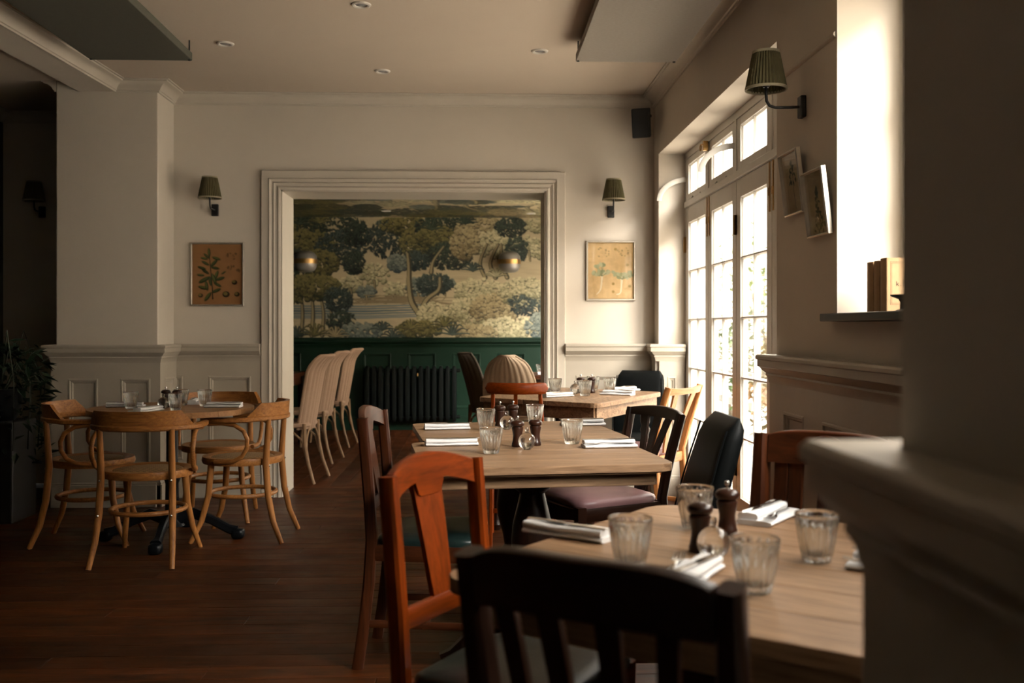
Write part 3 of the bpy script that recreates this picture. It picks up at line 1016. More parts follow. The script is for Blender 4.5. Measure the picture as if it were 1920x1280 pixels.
picture('silver framed print of a leafy branch with nuts and fruit', (-1.831, YB - 0.001, 1.352), 0, 0.376, 0.450, 'leafy')
picture('silver framed pale print of two radish plants right of the opening', (0.964, YB - 0.001, 1.394), 0, 0.354, 0.428, 'radish')
picture('upper small framed flower spray print leaning off the wall by the doors', (XR - 0.001, 3.92, 1.652), -HALF, 0.225, 0.25, 'spray', 0.115, 0.008)
picture('lower small framed fern print leaning off the wall by the niche', (XR - 0.001, 3.64, 1.54), -HALF, 0.225, 0.245, 'fern', 0.115, 0.008)

# ---- loudspeaker in the corner
t = thing('loudspeaker', 'small black loudspeaker tilted down in the ceiling corner', 'speaker', (1.165, 6.93, 2.53))
t.rotation_euler = (0.24, 0, -0.35)
MB().prism([(-0.065, -0.06), (0.065, -0.06), (0.05, 0.06), (-0.05, 0.06)], 0, 0.20).build('cabinet', M['black'], t, smooth=False, bevel=0.008)
MB().box(-0.058, 0.058, -0.065, -0.059, 0.008, 0.192).build('grille', plain('speaker_grille', (0.018, 0.018, 0.018), 0.8, nscale=200, bmp=0.5), t, smooth=False, bevel=0.003)
MB().tube([(0, 0.05, 0.11), (0.02, 0.12, 0.13), (0.03, 0.16, 0.14)], 0.012, 8).build('bracket', M['black'], t)

# ---- books and candle dish on the black sill


def book(x, y, w_, d, h, label, rz=0.0):
    t = thing('book', label, 'book', (x, y, 1.25), rz, 'old books on the black sill')
    c = MB().box(0, d, 0, 0.0035, 0, h).box(0, d, w_ - 0.0035, w_, 0, h)
    c.prism([(0.0, 0.0), (0.004, -0.001), (0.004, w_ + 0.001), (0.0, w_), (-0.004, w_ * 0.72), (-0.005, w_ * 0.5), (-0.004, w_ * 0.28)], 0, h)
    c.build('cover', M['book'], t, smooth=False)
    MB().box(0.004, d - 0.004, 0.0035, w_ - 0.0035, 0.003, h - 0.003).build('pages', M['paper'], t, smooth=False)
    return t


book(1.325, 3.282, 0.05, 0.125, 0.17, 'farthest of the three tan books, darkest spine', 0.0)
book(1.326, 3.232, 0.042, 0.125, 0.171, 'middle of the three tan books standing on the sill', 0.0)
b3 = book(1.327, 3.175, 0.05, 0.13, 0.176, 'nearest tan book on the sill with its pale lettered cover in view', 0.0)
lm = MB()
for a in (0.012, 0.016):
    lm.mitre(a, 0.13 - a, 0.012 + a, 0.176 - a, [(0, -0.0004), (0.0007, -0.0004), (0.0007, 0.001), (0, 0.001)])
lm.build('cover_lines', M['ink'], b3, smooth=False)
for ch, px in (('k', 0.030), ('.', 0.043), ('N', 0.052)):
    cu = bpy.data.curves.new('cover_letter', 'FONT')
    cu.body = ch
    cu.size = 0.022
    cu.extrude = 0.0002
    o = bpy.data.objects.new('cover_letter', cu)
    COL.objects.link(o)
    o.parent = b3
    o.location = (px, -0.0006, 0.085)
    o.rotation_euler = (HALF, 0, 0)
    cu.materials.append(M['ink'])
    bpy.context.view_layer.update()
    me_ = bpy.data.meshes.new_from_object(o.evaluated_get(bpy.context.evaluated_depsgraph_get()))
    q = bpy.data.objects.new('cover_letter', me_)
    COL.objects.link(q)
    q.parent, q.location, q.rotation_euler = b3, o.location, o.rotation_euler
    bpy.data.objects.remove(o)
t = thing('candle_dish', 'small black iron candle dish in front of the books', 'candle holder', (1.32, 3.03, 1.25))
MB().lathe([(0.024, 0), (0.024, 0.004), (0.012, 0.008), (0.011, 0.028), (0.016, 0.038), (0.036, 0.046), (0.04, 0.049), (0.04, 0.052), (0.034, 0.052)], 24).build('dish', M['iron'], t)

# ---- radiator against the green panelling
t = thing('column_radiator', 'dark cast iron column radiator under the mural', 'radiator', (-0.74, YE - 0.12, 0))
n = 14
for k in range(n):
    x = -0.525 + 0.0775 * k
    MB().pad((x, 0, 0.43), (0.062, 0.11, 0.65), 0.45, 12, 14).build('radiator_section', M['radiator'], t)
MB().tube([(-0.56, 0, 0.70), (0.55, 0, 0.70)], 0.022, 10).tube([(-0.56, 0, 0.16), (0.55, 0, 0.16)], 0.022, 10).build('radiator_pipe', M['radiator'], t)
for x in (-0.525, 0.4825):
    MB().box(x - 0.014, x + 0.014, -0.03, 0.03, 0, 0.14).build('foot', M['radiator'], t, smooth=False, bevel=0.004)
MB().lathe([(0.012, 0), (0.016, 0.01), (0.016, 0.03), (0.008, 0.035)], 12, (0.545, 0, 0.69)).build('end_cap', M['radiator'], t)
MB().tube([(0.06, -0.052, 0.65), (0.06, -0.07, 0.65)], 0.011, 10).tube([(0.06, -0.066, 0.64), (0.06, -0.066, 0.672)], 0.006, 8).build('bleed_valve', M['brass'], t)

# ---- capsule wall lamps on the mural
for x, lab in ((-1.97, 'smoked capsule wall lamp with brass band on the dark leafy end of the mural'), (0.385, 'bright capsule wall lamp with brass band on the pale end of the mural')):
    t = thing('capsule_lamp', lab, 'wall lamp', (x, YE - 0.17, 1.96), 0, 'capsule lamps on the mural')
    gm = plain('smoked_metal', (0.34, 0.31, 0.27), 0.35, metal=0.35)
    MB().lathe([(0.001, 0.125), (0.06, 0.122), (0.098, 0.105), (0.125, 0.07), (0.13, 0.03)], 28, cap=False).build('upper_dome', gm, t)
    MB().lathe([(0.126, 0.032), (0.134, 0.03), (0.134, -0.022), (0.126, -0.024)], 28, cap=False).build('brass_band', M['brass'], t)
    MB().lathe([(0.128, -0.022), (0.124, -0.06), (0.10, -0.10), (0.06, -0.118), (0.001, -0.12)], 28, cap=False).build('lower_dome', gm, t)
    MB().tube([(0, 0.12, 0.0), (0, 0.172, 0.0)], 0.02, 10).build('wall_mount', M['brass'], t)
for x, y, lab in ((-1.0, 11.1, 'flush white downlight in the papered ceiling left of centre'), (0.62, 11.3, 'flush white downlight in the papered ceiling near the bright side')):
    t = thing('ceiling_spot', lab, 'downlight', (x, y, ZB - 0.004))
    MB().lathe([(0.03, -0.001), (0.034, -0.006), (0.05, -0.006), (0.056, 0)], 20).build('ring', M['white_plastic'], t)

# ---- trailing plant in the dark bay
t = thing('trailing_plant', 'dark trailing plant on a tall stand in the shadowed bay', 'plant', (-3.0, 6.35, 0))
MB().box(-0.17, 0.17, -0.17, 0.17, 0, 0.62).build('stand', M['black'], t, smooth=False, bevel=0.01)
MB().lathe([(0.10, 0.62), (0.13, 0.66), (0.15, 0.80), (0.155, 0.82), (0.14, 0.82), (0.13, 0.80)], 24).build('pot', M['iron'], t)
lf = MB()
for k in range(420):
    a = rng.random() * 2 * PI
    r0 = rng.uniform(0.05, 0.30)
    up = rng.random()
    if up < 0.45:
        c0 = Vector((r0 * math.cos(a), r0 * math.sin(a), 0.86 + rng.random() * 0.30 - r0 * 0.3))
    else:
        rr_ = rng.uniform(0.19, 0.30)
        c0 = Vector((rr_ * math.cos(a), rr_ * math.sin(a), rng.uniform(0.35, 0.95)))
    dr = Vector((math.cos(a + rng.uniform(-0.8, 0.8)), math.sin(a + rng.uniform(-0.8, 0.8)), rng.uniform(-0.9, 0.7))).normalized()
    sd = dr.cross(Vector((0, 0, 1))).normalized()
    L = rng.uniform(0.05, 0.12)
    wd = L * 0.22
    nn = sd.cross(dr) * L * 0.12
    lf.add([c0, c0 + dr * L * 0.45 + sd * wd + nn, c0 + dr * L, c0 + dr * L * 0.45 - sd * wd + nn, c0 + dr * L * 0.45 - nn * 0.3], [(0, 1, 4), (1, 2, 4), (2, 3, 4), (3, 0, 4)])
tag(lf.build('foliage', plain('dark_leaf', (0.012, 0.03, 0.014), 0.4), t), kind='stuff')
st = MB()
for k in range(16):
    a = 2 * PI * k / 16
    st.tube([(0.05 * math.cos(a), 0.05 * math.sin(a), 0.8), (0.16 * math.cos(a), 0.16 * math.sin(a), 0.98 + 0.1 * (k % 3)), (0.27 * math.cos(a), 0.27 * math.sin(a), 0.85), (0.25 * math.cos(a), 0.25 * math.sin(a), 0.45)], 0.004, 5)
tag(st.build('stems', plain('dark_stem', (0.02, 0.03, 0.012), 0.6), t), kind='stuff')

# ================================================================ OUTSIDE
gm = plain('pale_paving', (0.5, 0.47, 0.42), 0.85, var=0.15, nscale=3)
gd = tag(MB().box(XW, 40, -12, 60, -0.16, -0.06).build('ground', gm, smooth=False), kind='structure')
fac = plain('pale_render', (0.62, 0.58, 0.52), 0.85, var=0.06, nscale=1)
bd = thing('town_house', 'pale rendered house across the terrace seen through the door panes', 'building', (9.0, 14, -0.06))
MB().box(0, 5, -22, 24, 0, 6.0).build('facade', fac, bd, smooth=False)  # facade run long and tall to cut low sky light into the room
wg = plain('far_window_glass', (0.10, 0.11, 0.12), 0.15)
for fy in [2.6 + 2.4 * q for q in range(9)]:
    for fz in (0.9, 3.4):
        f = MB().mitre(fy, fy + 1.1, fz, fz + 1.6, [(0, 0.05), (0, -0.05), (0.1, -0.05), (0.1, 0.05)], lambda x, y, z: (y - 0.03, x, z)).box(-0.06, 0.0, fy + 0.5, fy + 0.6, fz + 0.1, fz + 1.5).build('window_frame', M['frame_paint'], bd, smooth=False)
        MB().box(-0.03, -0.01, fy + 0.1, fy + 1.0, fz + 0.1, fz + 1.5).build('window_pane', wg, f, smooth=False)
MB().box(-0.25, 5.2, -22.2, 24.2, 6.0, 6.3).build('parapet', fac, bd, smooth=False)
lmat = plain('garden_leaf', (0.055, 0.095, 0.022), 0.6, var=0.35, nscale=6)
lmat2 = plain('garden_leaf_brown', (0.13, 0.10, 0.035), 0.6, var=0.35, nscale=6)


def shrub(loc, rx, rz_, n, label, mat, trunk_h=0.0):
    t = thing('garden_shrub' if not trunk_h else 'garden_tree', label, 'shrub' if not trunk_h else 'tree', loc)
    b = MB()
    for k in range(n):
        a, q = rng.random() * 2 * PI, rng.random() ** 0.4
        e = rng.uniform(-1, 1)
        c0 = Vector((rx * q * math.cos(a) * math.sqrt(1 - e * e), rx * q * math.sin(a) * math.sqrt(1 - e * e), trunk_h + rz_ * (1 + e * q) * 0.98 + 0.02))
        dr = Vector((rng.uniform(-1, 1), rng.uniform(-1, 1), rng.uniform(-0.6, 0.8))).normalized()
        sd = dr.cross(Vector((0.1, 0.2, 1))).normalized()
        L = rng.uniform(0.07, 0.14)
        b.add([c0, c0 + dr * L * 0.5 + sd * L * 0.25, c0 + dr * L, c0 + dr * L * 0.5 - sd * L * 0.25], [(0, 1, 2, 3)])
    tag(b.build('foliage', mat, t, smooth=False), kind='stuff')
    s = MB()
    for k in range(5):
        a = 2 * PI * k / 5
        s.tube([(0.04 * math.cos(a), 0.04 * math.sin(a), 0), (0.1 * math.cos(a), 0.1 * math.sin(a), trunk_h * 0.7 + rz_ * 0.4), (rx * 0.5 * math.cos(a), rx * 0.5 * math.sin(a), trunk_h + rz_ * 1.2)], [0.03, 0.02, 0.008], 6)
    s.build('stems', plain('garden_bark', (0.16, 0.12, 0.08), 0.8), t)


shrub((3.15, 12.0, -0.06), 0.62, 0.75, 900, 'green leafy shrub outside the second door leaf', lmat)
shrub((3.05, 9.7, -0.06), 0.42, 0.62, 600, 'brownish thinning shrub outside the third door leaf', lmat2)
shrub((3.5, 15.2, -0.06), 0.6, 0.8, 700, 'distant pale green shrub outside the first door leaf', lmat)
shrub((4.6, 15.8, -0.06), 0.9, 0.9, 900, 'small round garden tree beyond the terrace fence', lmat, 1.2)
fw_ = plain('white_fence_paint', (0.72, 0.70, 0.66), 0.6)
t = thing('terrace_fence', 'low white slatted fence along the terrace outside the doors', 'fence', (2.36, 8.4, -0.06))
for z in (0.25, 0.55, 0.80):
    MB().box(-0.012, 0.012, 0, 6.6, z, z + 0.07).build('slat', fw_, t, smooth=False)
for k in range(6):
    MB().box(0.012, 0.062, k * 1.3, k * 1.3 + 0.06, 0, 0.92).build('post', fw_, t, smooth=False)
# ================================================================ TABLES


def strip_top(root, half, zt, th, nb, mat, axis_len, edge=0.006):
    """table top of separate boards: half(y) gives the half length at y, boards run along x"""
    Y = axis_len / 2
    for k in range(nb):
        a, b = -Y + 2 * Y * k / nb + 0.0006, -Y + 2 * Y * (k + 1) / nb - 0.0006
        ys_ = [a + (b - a) * q / 10 for q in range(11)]
        poly = [(half(v), v) for v in ys_] + [(-half(v), v) for v in ys_[::-1]]
        o = MB().prism(poly, zt - th, zt).build('table_board', mat, root, smooth=False, bevel=0.0012, seg=1)


def rounded_half(w_, d, r):
    def h(y):
        e = abs(y) - (d / 2 - r)
        if e <= 0:
            return w_ / 2
        return w_ / 2 - r + math.sqrt(max(0, r * r - e * e)) if e < r else w_ / 2 - r
    return h


def turned(mb, x, y, z0, z1, r, n=20):
    H = z1 - z0
    P = [(0.62, 0), (0.7, 0.02), (0.95, 0.05), (0.7, 0.08), (0.6, 0.1), (0.72, 0.2), (1.0, 0.34), (1.08, 0.44), (1.0, 0.56), (0.72, 0.72), (0.62, 0.78), (0.9, 0.81), (0.95, 0.83), (0.66, 0.86), (0.9, 0.9), (0.95, 1.0)]
    mb.lathe([(r * a, z0 + H * b) for a, b in P], n, (x, y, 0))
    return mb


def square_table(label, loc, rz, w_, d, zt, r=0.05, th=0.032, apron=0.085, kind='oak', base='pedestal', nb=5, group=None):
    t = thing('dining_table', label, 'table', (loc[0], loc[1], 0), rz, group)
    strip_top(t, rounded_half(w_, d, r), zt, th, nb, W(kind, 'x'), d)
    # moulded edge under the boards
    MB().prism([(s * (rounded_half(w_ - 0.02, d - 0.02, r)(v)), v) for s, seq in ((1, range(17)), (-1, range(16, -1, -1))) for v in [-(d - 0.02) / 2 + (d - 0.02) * q / 16 for q in seq]], zt - th - 0.006, zt - th).build('edge_moulding', W('dark' if kind == 'dark' else 'oak', 'x'), t, smooth=False)
    i = 0.06
    a, b, z1, z0 = w_ / 2 - i, d / 2 - i, zt - th - 0.006, zt - th - 0.006 - apron
    for s in (-1, 1):
        MB().box(-a, a, s * b - 0.011, s * b + 0.011, z0, z1).build('apron', W(kind, 'x'), t, smooth=False, bevel=0.003)
        MB().box(s * a - 0.011, s * a + 0.011, -b, b, z0, z1).build('apron', W(kind, 'y'), t, smooth=False, bevel=0.003)
    if base == 'pedestal':
        turned(MB(), 0, 0, 0.20, z1, 0.072).build('pedestal', W('dark', 'z'), t)
        MB().box(-a, a, -0.03, 0.03, z0 + 0.01, z1).build('bearer', W('dark', 'x'), t, smooth=False)
        MB().lathe([(0.09, 0.12), (0.10, 0.14), (0.10, 0.20), (0.08, 0.22)], 20).build('boss', W('dark', 'z'), t)
        for k in range(4):
            q = k * HALF
            pts = [(0.05, 0.17), (0.13, 0.15), (0.22, 0.09), (0.29, 0.035), (0.33, 0.02)]
            MB().bar([(p * math.cos(q), p * math.sin(q), z) for p, z in pts], 0.05, [0.09, 0.08, 0.055, 0.04, 0.04]).build('foot', W('dark', 'x'), t)
    else:
        for sx in (-1, 1):
            for sy in (-1, 1):
                m = MB()
                m.box(sx * a - 0.028, sx * a + 0.028, sy * b - 0.028, sy * b + 0.028, z0 - 0.02, z1)
                turned(m, sx * a, sy * b, 0, z0 - 0.02, 0.03, 14)
                m.build('leg', W('dark' if base == 'dark' else kind, 'z'), t)
    return t


square_table('square oak table nearest the camera beside the dark pier', (0.5665, 1.8955), -0.6476, 0.93, 0.93, 0.75, 0.09, 0.028, 0.055, nb=6)
square_table('oak table in the middle pair, the nearer one with the plump turned leg', (0.2025, 3.595), 0.115, 0.84, 0.75, 0.75, 0.06, 0.026, 0.045, nb=5)
square_table('oak table in the middle pair, the farther one pushed against its twin', (0.166, 4.372), 0.125, 0.85, 0.77, 0.75, 0.06, 0.026, 0.045, nb=5)
# far table near the corner (slightly skewed old top)
FT0, FE1, FE2 = Vector((0.659, 5.355)), Vector((0.533, 0.963)), Vector((-0.66, 0.535))
t = thing('dining_table', 'pale edged oak table in the corner by the french doors', 'table', (0.5955, 6.104, 0))
org = Vector((0.5955, 6.104))


def ftp(u, v):
    p = FT0 + FE1 * u + FE2 * v - org
    return (p.x, p.y)


def round_poly(f, u0, u1, v0, v1, r):
    out = []
    for cu, cv_, a0 in ((u1 - r, v1 - r, 0), (u0 + r, v1 - r, 1), (u0 + r, v0 + r, 2), (u1 - r, v0 + r, 3)):
        for q in range(5):
            a = HALF * (a0 + q / 4)
            out.append(f(cu + r * math.cos(a), cv_ + r * math.sin(a)))
    return out


for k in range(5):
    u0, u1 = 0.0, 1.0
    v0, v1 = k / 5 + 0.001, (k + 1) / 5 - 0.001
    if k in (0, 4):
        full = []
        r = 0.06
        if k == 0:
            full = [ftp(1 - r + r * math.sin(HALF * q / 4), v0 + r * (1 - math.cos(HALF * q / 4))) for q in range(5)] + [ftp(1, v1), ftp(0, v1)] + [ftp(r - r * math.cos(HALF * q / 4) , v0 + r - r * math.sin(HALF * q / 4)) for q in range(5)]
        else:
            full = [ftp(0, v0), ftp(1, v0)] + [ftp(1 - r + r * math.cos(HALF * q / 4), v1 - r + r * math.sin(HALF * q / 4)) for q in range(5)] + [ftp(r - r * math.sin(HALF * q / 4), v1 - r + r * math.cos(HALF * q / 4)) for q in range(5)]
        poly = full
    else:
        poly = [ftp(0, v0), ftp(1, v0), ftp(1, v1), ftp(0, v1)]
    MB().prism(poly, 0.763, 0.79).build('table_board', W('oak', 'y'), t, smooth=False, bevel=0.002, seg=1)
for (ua, va, ub, vb) in ((0.04, 0.05, 0.96, 0.05), (0.96, 0.05, 0.96, 0.95), (0.96, 0.95, 0.04, 0.95), (0.04, 0.95, 0.04, 0.05)):
    p, q = ftp(ua, va), ftp(ub, vb)
    MB().bar([(p[0], p[1], 0.728), (q[0], q[1], 0.728)], 0.024, 0.07, ch=0.05).build('apron', W('oak', 'y'), t, smooth=False)
for ua, va in ((0.09, 0.11), (0.91, 0.11), (0.91, 0.89), (0.09, 0.89)):
    p = ftp(ua, va)
    m = MB().box(p[0] - 0.03, p[0] + 0.03, p[1] - 0.03, p[1] + 0.03, 0.67, 0.763)
    turned(m, p[0], p[1], 0, 0.67, 0.034, 14)
    m.build('leg', W('dark', 'z'), t)

# round bistro table
rt = thing('round_table', 'round wooden bistro table on a black iron claw base', 'table', (-1.72, 5.70, 0))
RT = 0.45
strip_top(rt, lambda y: math.sqrt(max(1e-6, RT * RT - y * y)), 0.75, 0.03, 6, wood('bistro_top', lin(120, 84, 50), lin(176, 128, 84), 'x', 0.45), 2 * RT * 0.9995)
MB().lathe([(0.17, 0.705), (0.17, 0.72), (0.05, 0.72), (0.032, 0.70), (0.032, 0.40), (0.05, 0.36), (0.036, 0.32), (0.04, 0.12), (0.07, 0.08)], 20).build('column', M['iron'], rt)
for k in range(4):
    q = k * HALF + 0.06
    MB().bar([(p * math.cos(q), p * math.sin(q), z) for p, z in ((0.03, 0.12), (0.12, 0.15), (0.22, 0.11), (0.31, 0.06), (0.36, 0.045))], [0.05, 0.045, 0.04, 0.04, 0.06], [0.07, 0.06, 0.05, 0.05, 0.06]).pad((0.365 * math.cos(q), 0.365 * math.sin(q), 0.03), (0.075, 0.075, 0.06), 0.6, 14, 8).build('claw_foot', M['iron'], rt)
MB().lathe([(0.16, 0.70), (0.17, 0.72)], 20).build('top_plate', M['iron'], rt)

# ================================================================ CHAIRS


def lerp(a, b, t):
    return a + (b - a) * t


def wooden_chair(label, loc, rz, S, group='wooden dining chairs'):
    """sitter faces +y; S gives height H, seat height, widths, crest and splat shapes"""
    t = thing('dining_chair', label, 'chair', (loc[0], loc[1], 0), rz, group)
    k = S['wood']
    H, sh = S.get('H', 0.9), S.get('seat', 0.45)
    wb_, wt, wf, dp = S.get('wb', 0.36), S.get('wt', 0.36), S.get('wf', 0.43), S.get('depth', 0.42)
    yb, rake, cc = -dp / 2, S.get('rake', 0.06), S.get('cc', 0.03)
    pw = S.get('post', 0.034)
    bow = S.get('bow', 0.0)
    yz = lambda z: yb - rake * max(0.0, (z - sh) / (H - sh)) ** 1.3 if z > sh else yb - 0.05 * ((sh - z) / sh) ** 1.5
    ct, cb = S.get('crest_h', 0.07), S.get('crest_over', 0.0)
    for s in (-1, 1):
        pts, ww = [], []
        for z in (0, 0.15, 0.3, sh, sh + 0.12, lerp(sh, H, 0.55), H - ct * 0.6, H - (ct if cb else (0.003 - S.get('top', lambda q: 0.0)(1.0)))):
            f = max(0.0, (z - sh) / (H - sh))
            xx = s * (lerp(wb_, wt, f) / 2 + bow * math.sin(PI * f))
            pts.append((xx, yz(z), z))
            ww.append(pw * (1.0 if 0.2 < z < H - 0.1 else 0.82))
        MB().bar(pts, ww, pw * 1.15, up=(0, 1, 0)).build('back_post', W(k, 'z'), t)
    # crest rail
    wx = wt / 2 + cb
    top = S.get('top', lambda q: 0.0)
    low = S.get('low', lambda q: 0.0)
    xs = [-wx + 2 * wx * i / 28 for i in range(29)]
    yc = lambda x, z: yz(z) - cc * (1 - (x / wx) ** 2)
    if cb:
        rs = []
        for x in xs:
            q = abs(x) / wx
            e = math.sqrt(max(0.0, 1 - max(0, (q - 0.88) / 0.12) ** 2))
            hh, tt = ct / 2 * max(e, 0.15), S.get('crest_t', 0.03) / 2
            zc, y0 = H - ct / 2 + top(x / wx), yc(x, H) + S.get('curl', 0.0) * (x / wx) ** 2
            rs.append([(x, y0 + tt * math.cos(a), zc + hh * math.sin(a)) for a in [2 * PI * j / 12 for j in range(12)]])
        MB().rings(rs).build('crest_rail', W(k, 'x'), t)
    else:
        a = wx - pw * 0.5 if S.get('between', True) else wx + pw * 0.4
        xs = [-a + 2 * a * i / 28 for i in range(29)]
        cr = MB().ribbon(xs, yc, lambda x: H - ct + low(x / a), lambda x: H - 0.002 + top(x / a), S.get('crest_t', 0.026)).build('crest_rail', W(k, 'x'), t)
        if S.get('carving'):
            cm = MB()
            yc0 = yc(0, H - ct * 0.6) + 0.014
            for j in range(5):
                rr_ = 0.062 - 0.011 * j
                cm.tube([(rr_ * math.cos(PI * q / 12), yc0 + 0.004 * j * 0.4, H - ct + 0.012 + rr_ * 0.95 * math.sin(PI * q / 12)) for q in range(13)], 0.0042, 8, up=(0, 1, 0))
            for s in (-1, 1):
                cm.tube([(s * 0.06, yc0, H - ct + 0.012), (s * 0.10, yc0, H - ct + 0.018), (s * 0.115, yc0, H - ct + 0.038), (s * 0.10, yc0, H - ct + 0.052), (s * 0.085, yc0, H - ct + 0.045)], [0.007, 0.008, 0.007, 0.005, 0.003], 8, up=(0, 1, 0))
            cm.build('carving', W(k, 'x'), cr)
    # splats
    zb = S.get('rail_z', None)
    z0 = (zb if zb else sh)
    for xt_, xb_, wt_, wb2, bend in S.get('splats', ()):
        m = MB()
        rs = []
        for i in range(13):
            f = i / 12
            z = lerp(z0 - 0.005, H - ct + 0.02, f)
            xc = lerp(xb_, xt_, f) + bend * math.sin(PI * f)
            hw = lerp(wb2, wt_, f) / 2
            y0 = yz(z) - cc * f * (1 - (xc / wx) ** 2)
            th = S.get('splat_t', 0.012) / 2
            rs.append([(xc - hw, y0 - th, z), (xc + hw, y0 - th, z), (xc + hw, y0 + th, z), (xc - hw, y0 + th, z)])
        m.rings(rs).build('splat', W(k, 'z'), t, angle=50)
    if zb:
        MB().bar([(-wb_ / 2, yz(zb), zb), (wb_ / 2, yz(zb), zb)], 0.022, 0.045).build('lower_rail', W(k, 'x'), t)
    # seat frame
    yf = dp / 2
    zr = sh - 0.045
    for s in (-1, 1):
        MB().bar([(s * wb_ / 2, yb, zr), (s * (wf / 2 - 0.012), yf - 0.01, zr)], 0.024, 0.055).build('seat_rail', W(k, 'y'), t)
    if S.get('serp'):
        MB().ribbon([-wf / 2 + wf * i / 20 for i in range(21)], lambda x, z: yf - 0.012 + 0.02 * math.cos(PI * x / wf), lambda x: zr - 0.03 - 0.02 * math.cos(2 * PI * x / wf) * 0.6, lambda x: zr + 0.028, 0.024).build('seat_rail', W(k, 'x'), t)
    else:
        MB().bar([(-wf / 2 + 0.01, yf - 0.012, zr), (wf / 2 - 0.01, yf - 0.012, zr)], 0.024, 0.055).build('seat_rail', W(k, 'x'), t)
    MB().bar([(-wb_ / 2, yb, zr), (wb_ / 2, yb, zr)], 0.022, 0.055).build('seat_rail', W(k, 'x'), t)
    # drop-in seat pad following the tapered frame
    m = MB()
    rs = []
    for j, (ins, dz) in enumerate(((0.004, -0.02), (0.0, -0.004), (0.004, 0.008), (0.018, 0.016), (0.05, 0.022), (0.12, 0.026))):
        ring = []
        A, B, F = wb_ / 2 - ins + 0.008, yb + ins + 0.018, yf - ins
        Fx = wf / 2 - ins - 0.004
        for (xa, ya, xb2, yb2) in ((-A, B, A, B), (A, B, Fx, F), (Fx, F, -Fx, F), (-Fx, F, -A, B)):
            for q in range(6):
                f = (q + 0.5) / 6
                ring.append((lerp(xa, xb2, f), lerp(ya, yb2, f), sh + dz))
        rs.append(ring)
    m.rings(rs).build('seat_pad', M[S.get('pad', 'leather_green')], t, angle=60)
    # front legs and stretchers
    for s in (-1, 1):
        x, y_ = s * (wf / 2 - 0.018), yf - 0.018
        m = MB()
        if S.get('turned_legs'):
            m.box(x - 0.019, x + 0.019, y_ - 0.019, y_ + 0.019, zr - 0.06, sh - 0.012)
            turned(m, x, y_, 0, zr - 0.06, 0.021, 14)
        else:
            m.bar([(x, y_, 0), (x, y_, 0.2), (x, y_, sh - 0.012)], [0.026, 0.03, 0.036], [0.026, 0.03, 0.036], up=(0, 1, 0))
        m.build('front_leg', W(k, 'z'), t)
        MB().bar([(s * wb_ / 2, yz(0.16), 0.16), (x, y_, 0.16)], 0.016, 0.026).build('stretcher', W(k, 'y'), t)
    MB().bar([(-(wb_ + wf) / 4, 0, 0.16), ((wb_ + wf) / 4, 0, 0.16)], 0.016, 0.026).build('stretcher', W(k, 'x'), t)
    return t


def arch(q):
    return -0.030 * q * q


ORANGE_CHAIR = dict(wood='orange', H=0.915, seat=0.455, wb=0.35, wt=0.36, wf=0.43, depth=0.38, rake=0.035, cc=0.028, crest_h=0.085, top=arch,
                    low=lambda q: (0.026 - 0.030 * q * q) if abs(q) > 0.36 else -0.012 + 0.034 * max(0, (abs(q) - 0.27) / 0.09), splats=[(0, 0, 0.115, 0.075, 0)], rail_z=0.575, pad='leather_green', crest_t=0.024)
wooden_chair('glossy orange wooden chair with one wide splat at the near table', (0.0935, 2.173), math.atan2(-0.86, -0.51), ORANGE_CHAIR)
wooden_chair('reddish splat chair in shade-darkened wood seen edge-on, left of the middle tables', (-0.161, 3.671), math.atan2(-0.995, -0.10), dict(ORANGE_CHAIR, wood='mid'))  # darker wood than its orange twin stands in for the shade
wooden_chair('large dark slatted chair blurred in the foreground with a broad curved crest', (0.287, 1.442), math.atan2(-0.552, 0.834),
             dict(wood='dark', H=0.93, seat=0.45, wb=0.33, wt=0.36, wf=0.42, depth=0.42, rake=0.06, cc=0.045, crest_h=0.09, top=lambda q: -0.022 * q ** 4, low=lambda q: 0.012 - 0.012 * q * q, crest_t=0.028, post=0.036, pad='leather_black',
                  splats=[(-0.112, -0.085, 0.028, 0.022, 0), (-0.04, -0.03, 0.032, 0.026, 0), (0.04, 0.03, 0.032, 0.026, 0), (0.112, 0.085, 0.028, 0.022, 0)], rail_z=0.56))
wooden_chair('dark chair with mauve leather seat and curving slats beside the middle tables', (0.53, 4.33), math.atan2(0.93, -0.37),
             dict(wood='dark', H=0.85, seat=0.475, wb=0.36, wt=0.42, wf=0.46, depth=0.43, rake=0.085, cc=0.025, crest_h=0.05, top=lambda q: -0.02 * q * q, crest_t=0.026, pad='leather_mauve', turned_legs=True, serp=True, between=False,
                  splats=[(-0.10, -0.03, 0.045, 0.03, 0.012), (0.0, 0.0, 0.05, 0.026, 0.0), (0.10, 0.03, 0.045, 0.03, -0.012)]))
wooden_chair('brown carved-crest chair on the far side of the near table', (0.700, 2.236), math.atan2(0.67, -0.74),
             dict(wood='mid', H=0.945, seat=0.455, wb=0.33, wt=0.34, wf=0.40, depth=0.38, rake=0.05, cc=0.02, crest_h=0.085, crest_t=0.028, post=0.042, carving=True, pad='leather_black', low=lambda q: 0.0,
                  splats=[(0.118, 0.112, 0.034, 0.032, 0), (0.08, 0.076, 0.034, 0.032, 0), (0.0, 0.0, 0.042, 0.04, 0), (-0.08, -0.076, 0.034, 0.032, 0), (-0.118, -0.112, 0.034, 0.032, 0)], rail_z=0.54, top=lambda q: -0.012 * q ** 4))
wooden_chair('orange chair with a rolled curved top bar at the corner table', (0.25, 5.64), -0.12,
             dict(wood='orange', H=0.905, seat=0.45, wb=0.29, wt=0.25, wf=0.40, depth=0.38, rake=0.10, cc=0.05, crest_h=0.062, crest_over=0.045, crest_t=0.026, curl=0.02, pad='leather_mauve', post=0.024, splats=[(-0.0, -0.02, 0.02, 0.02, 0)]))
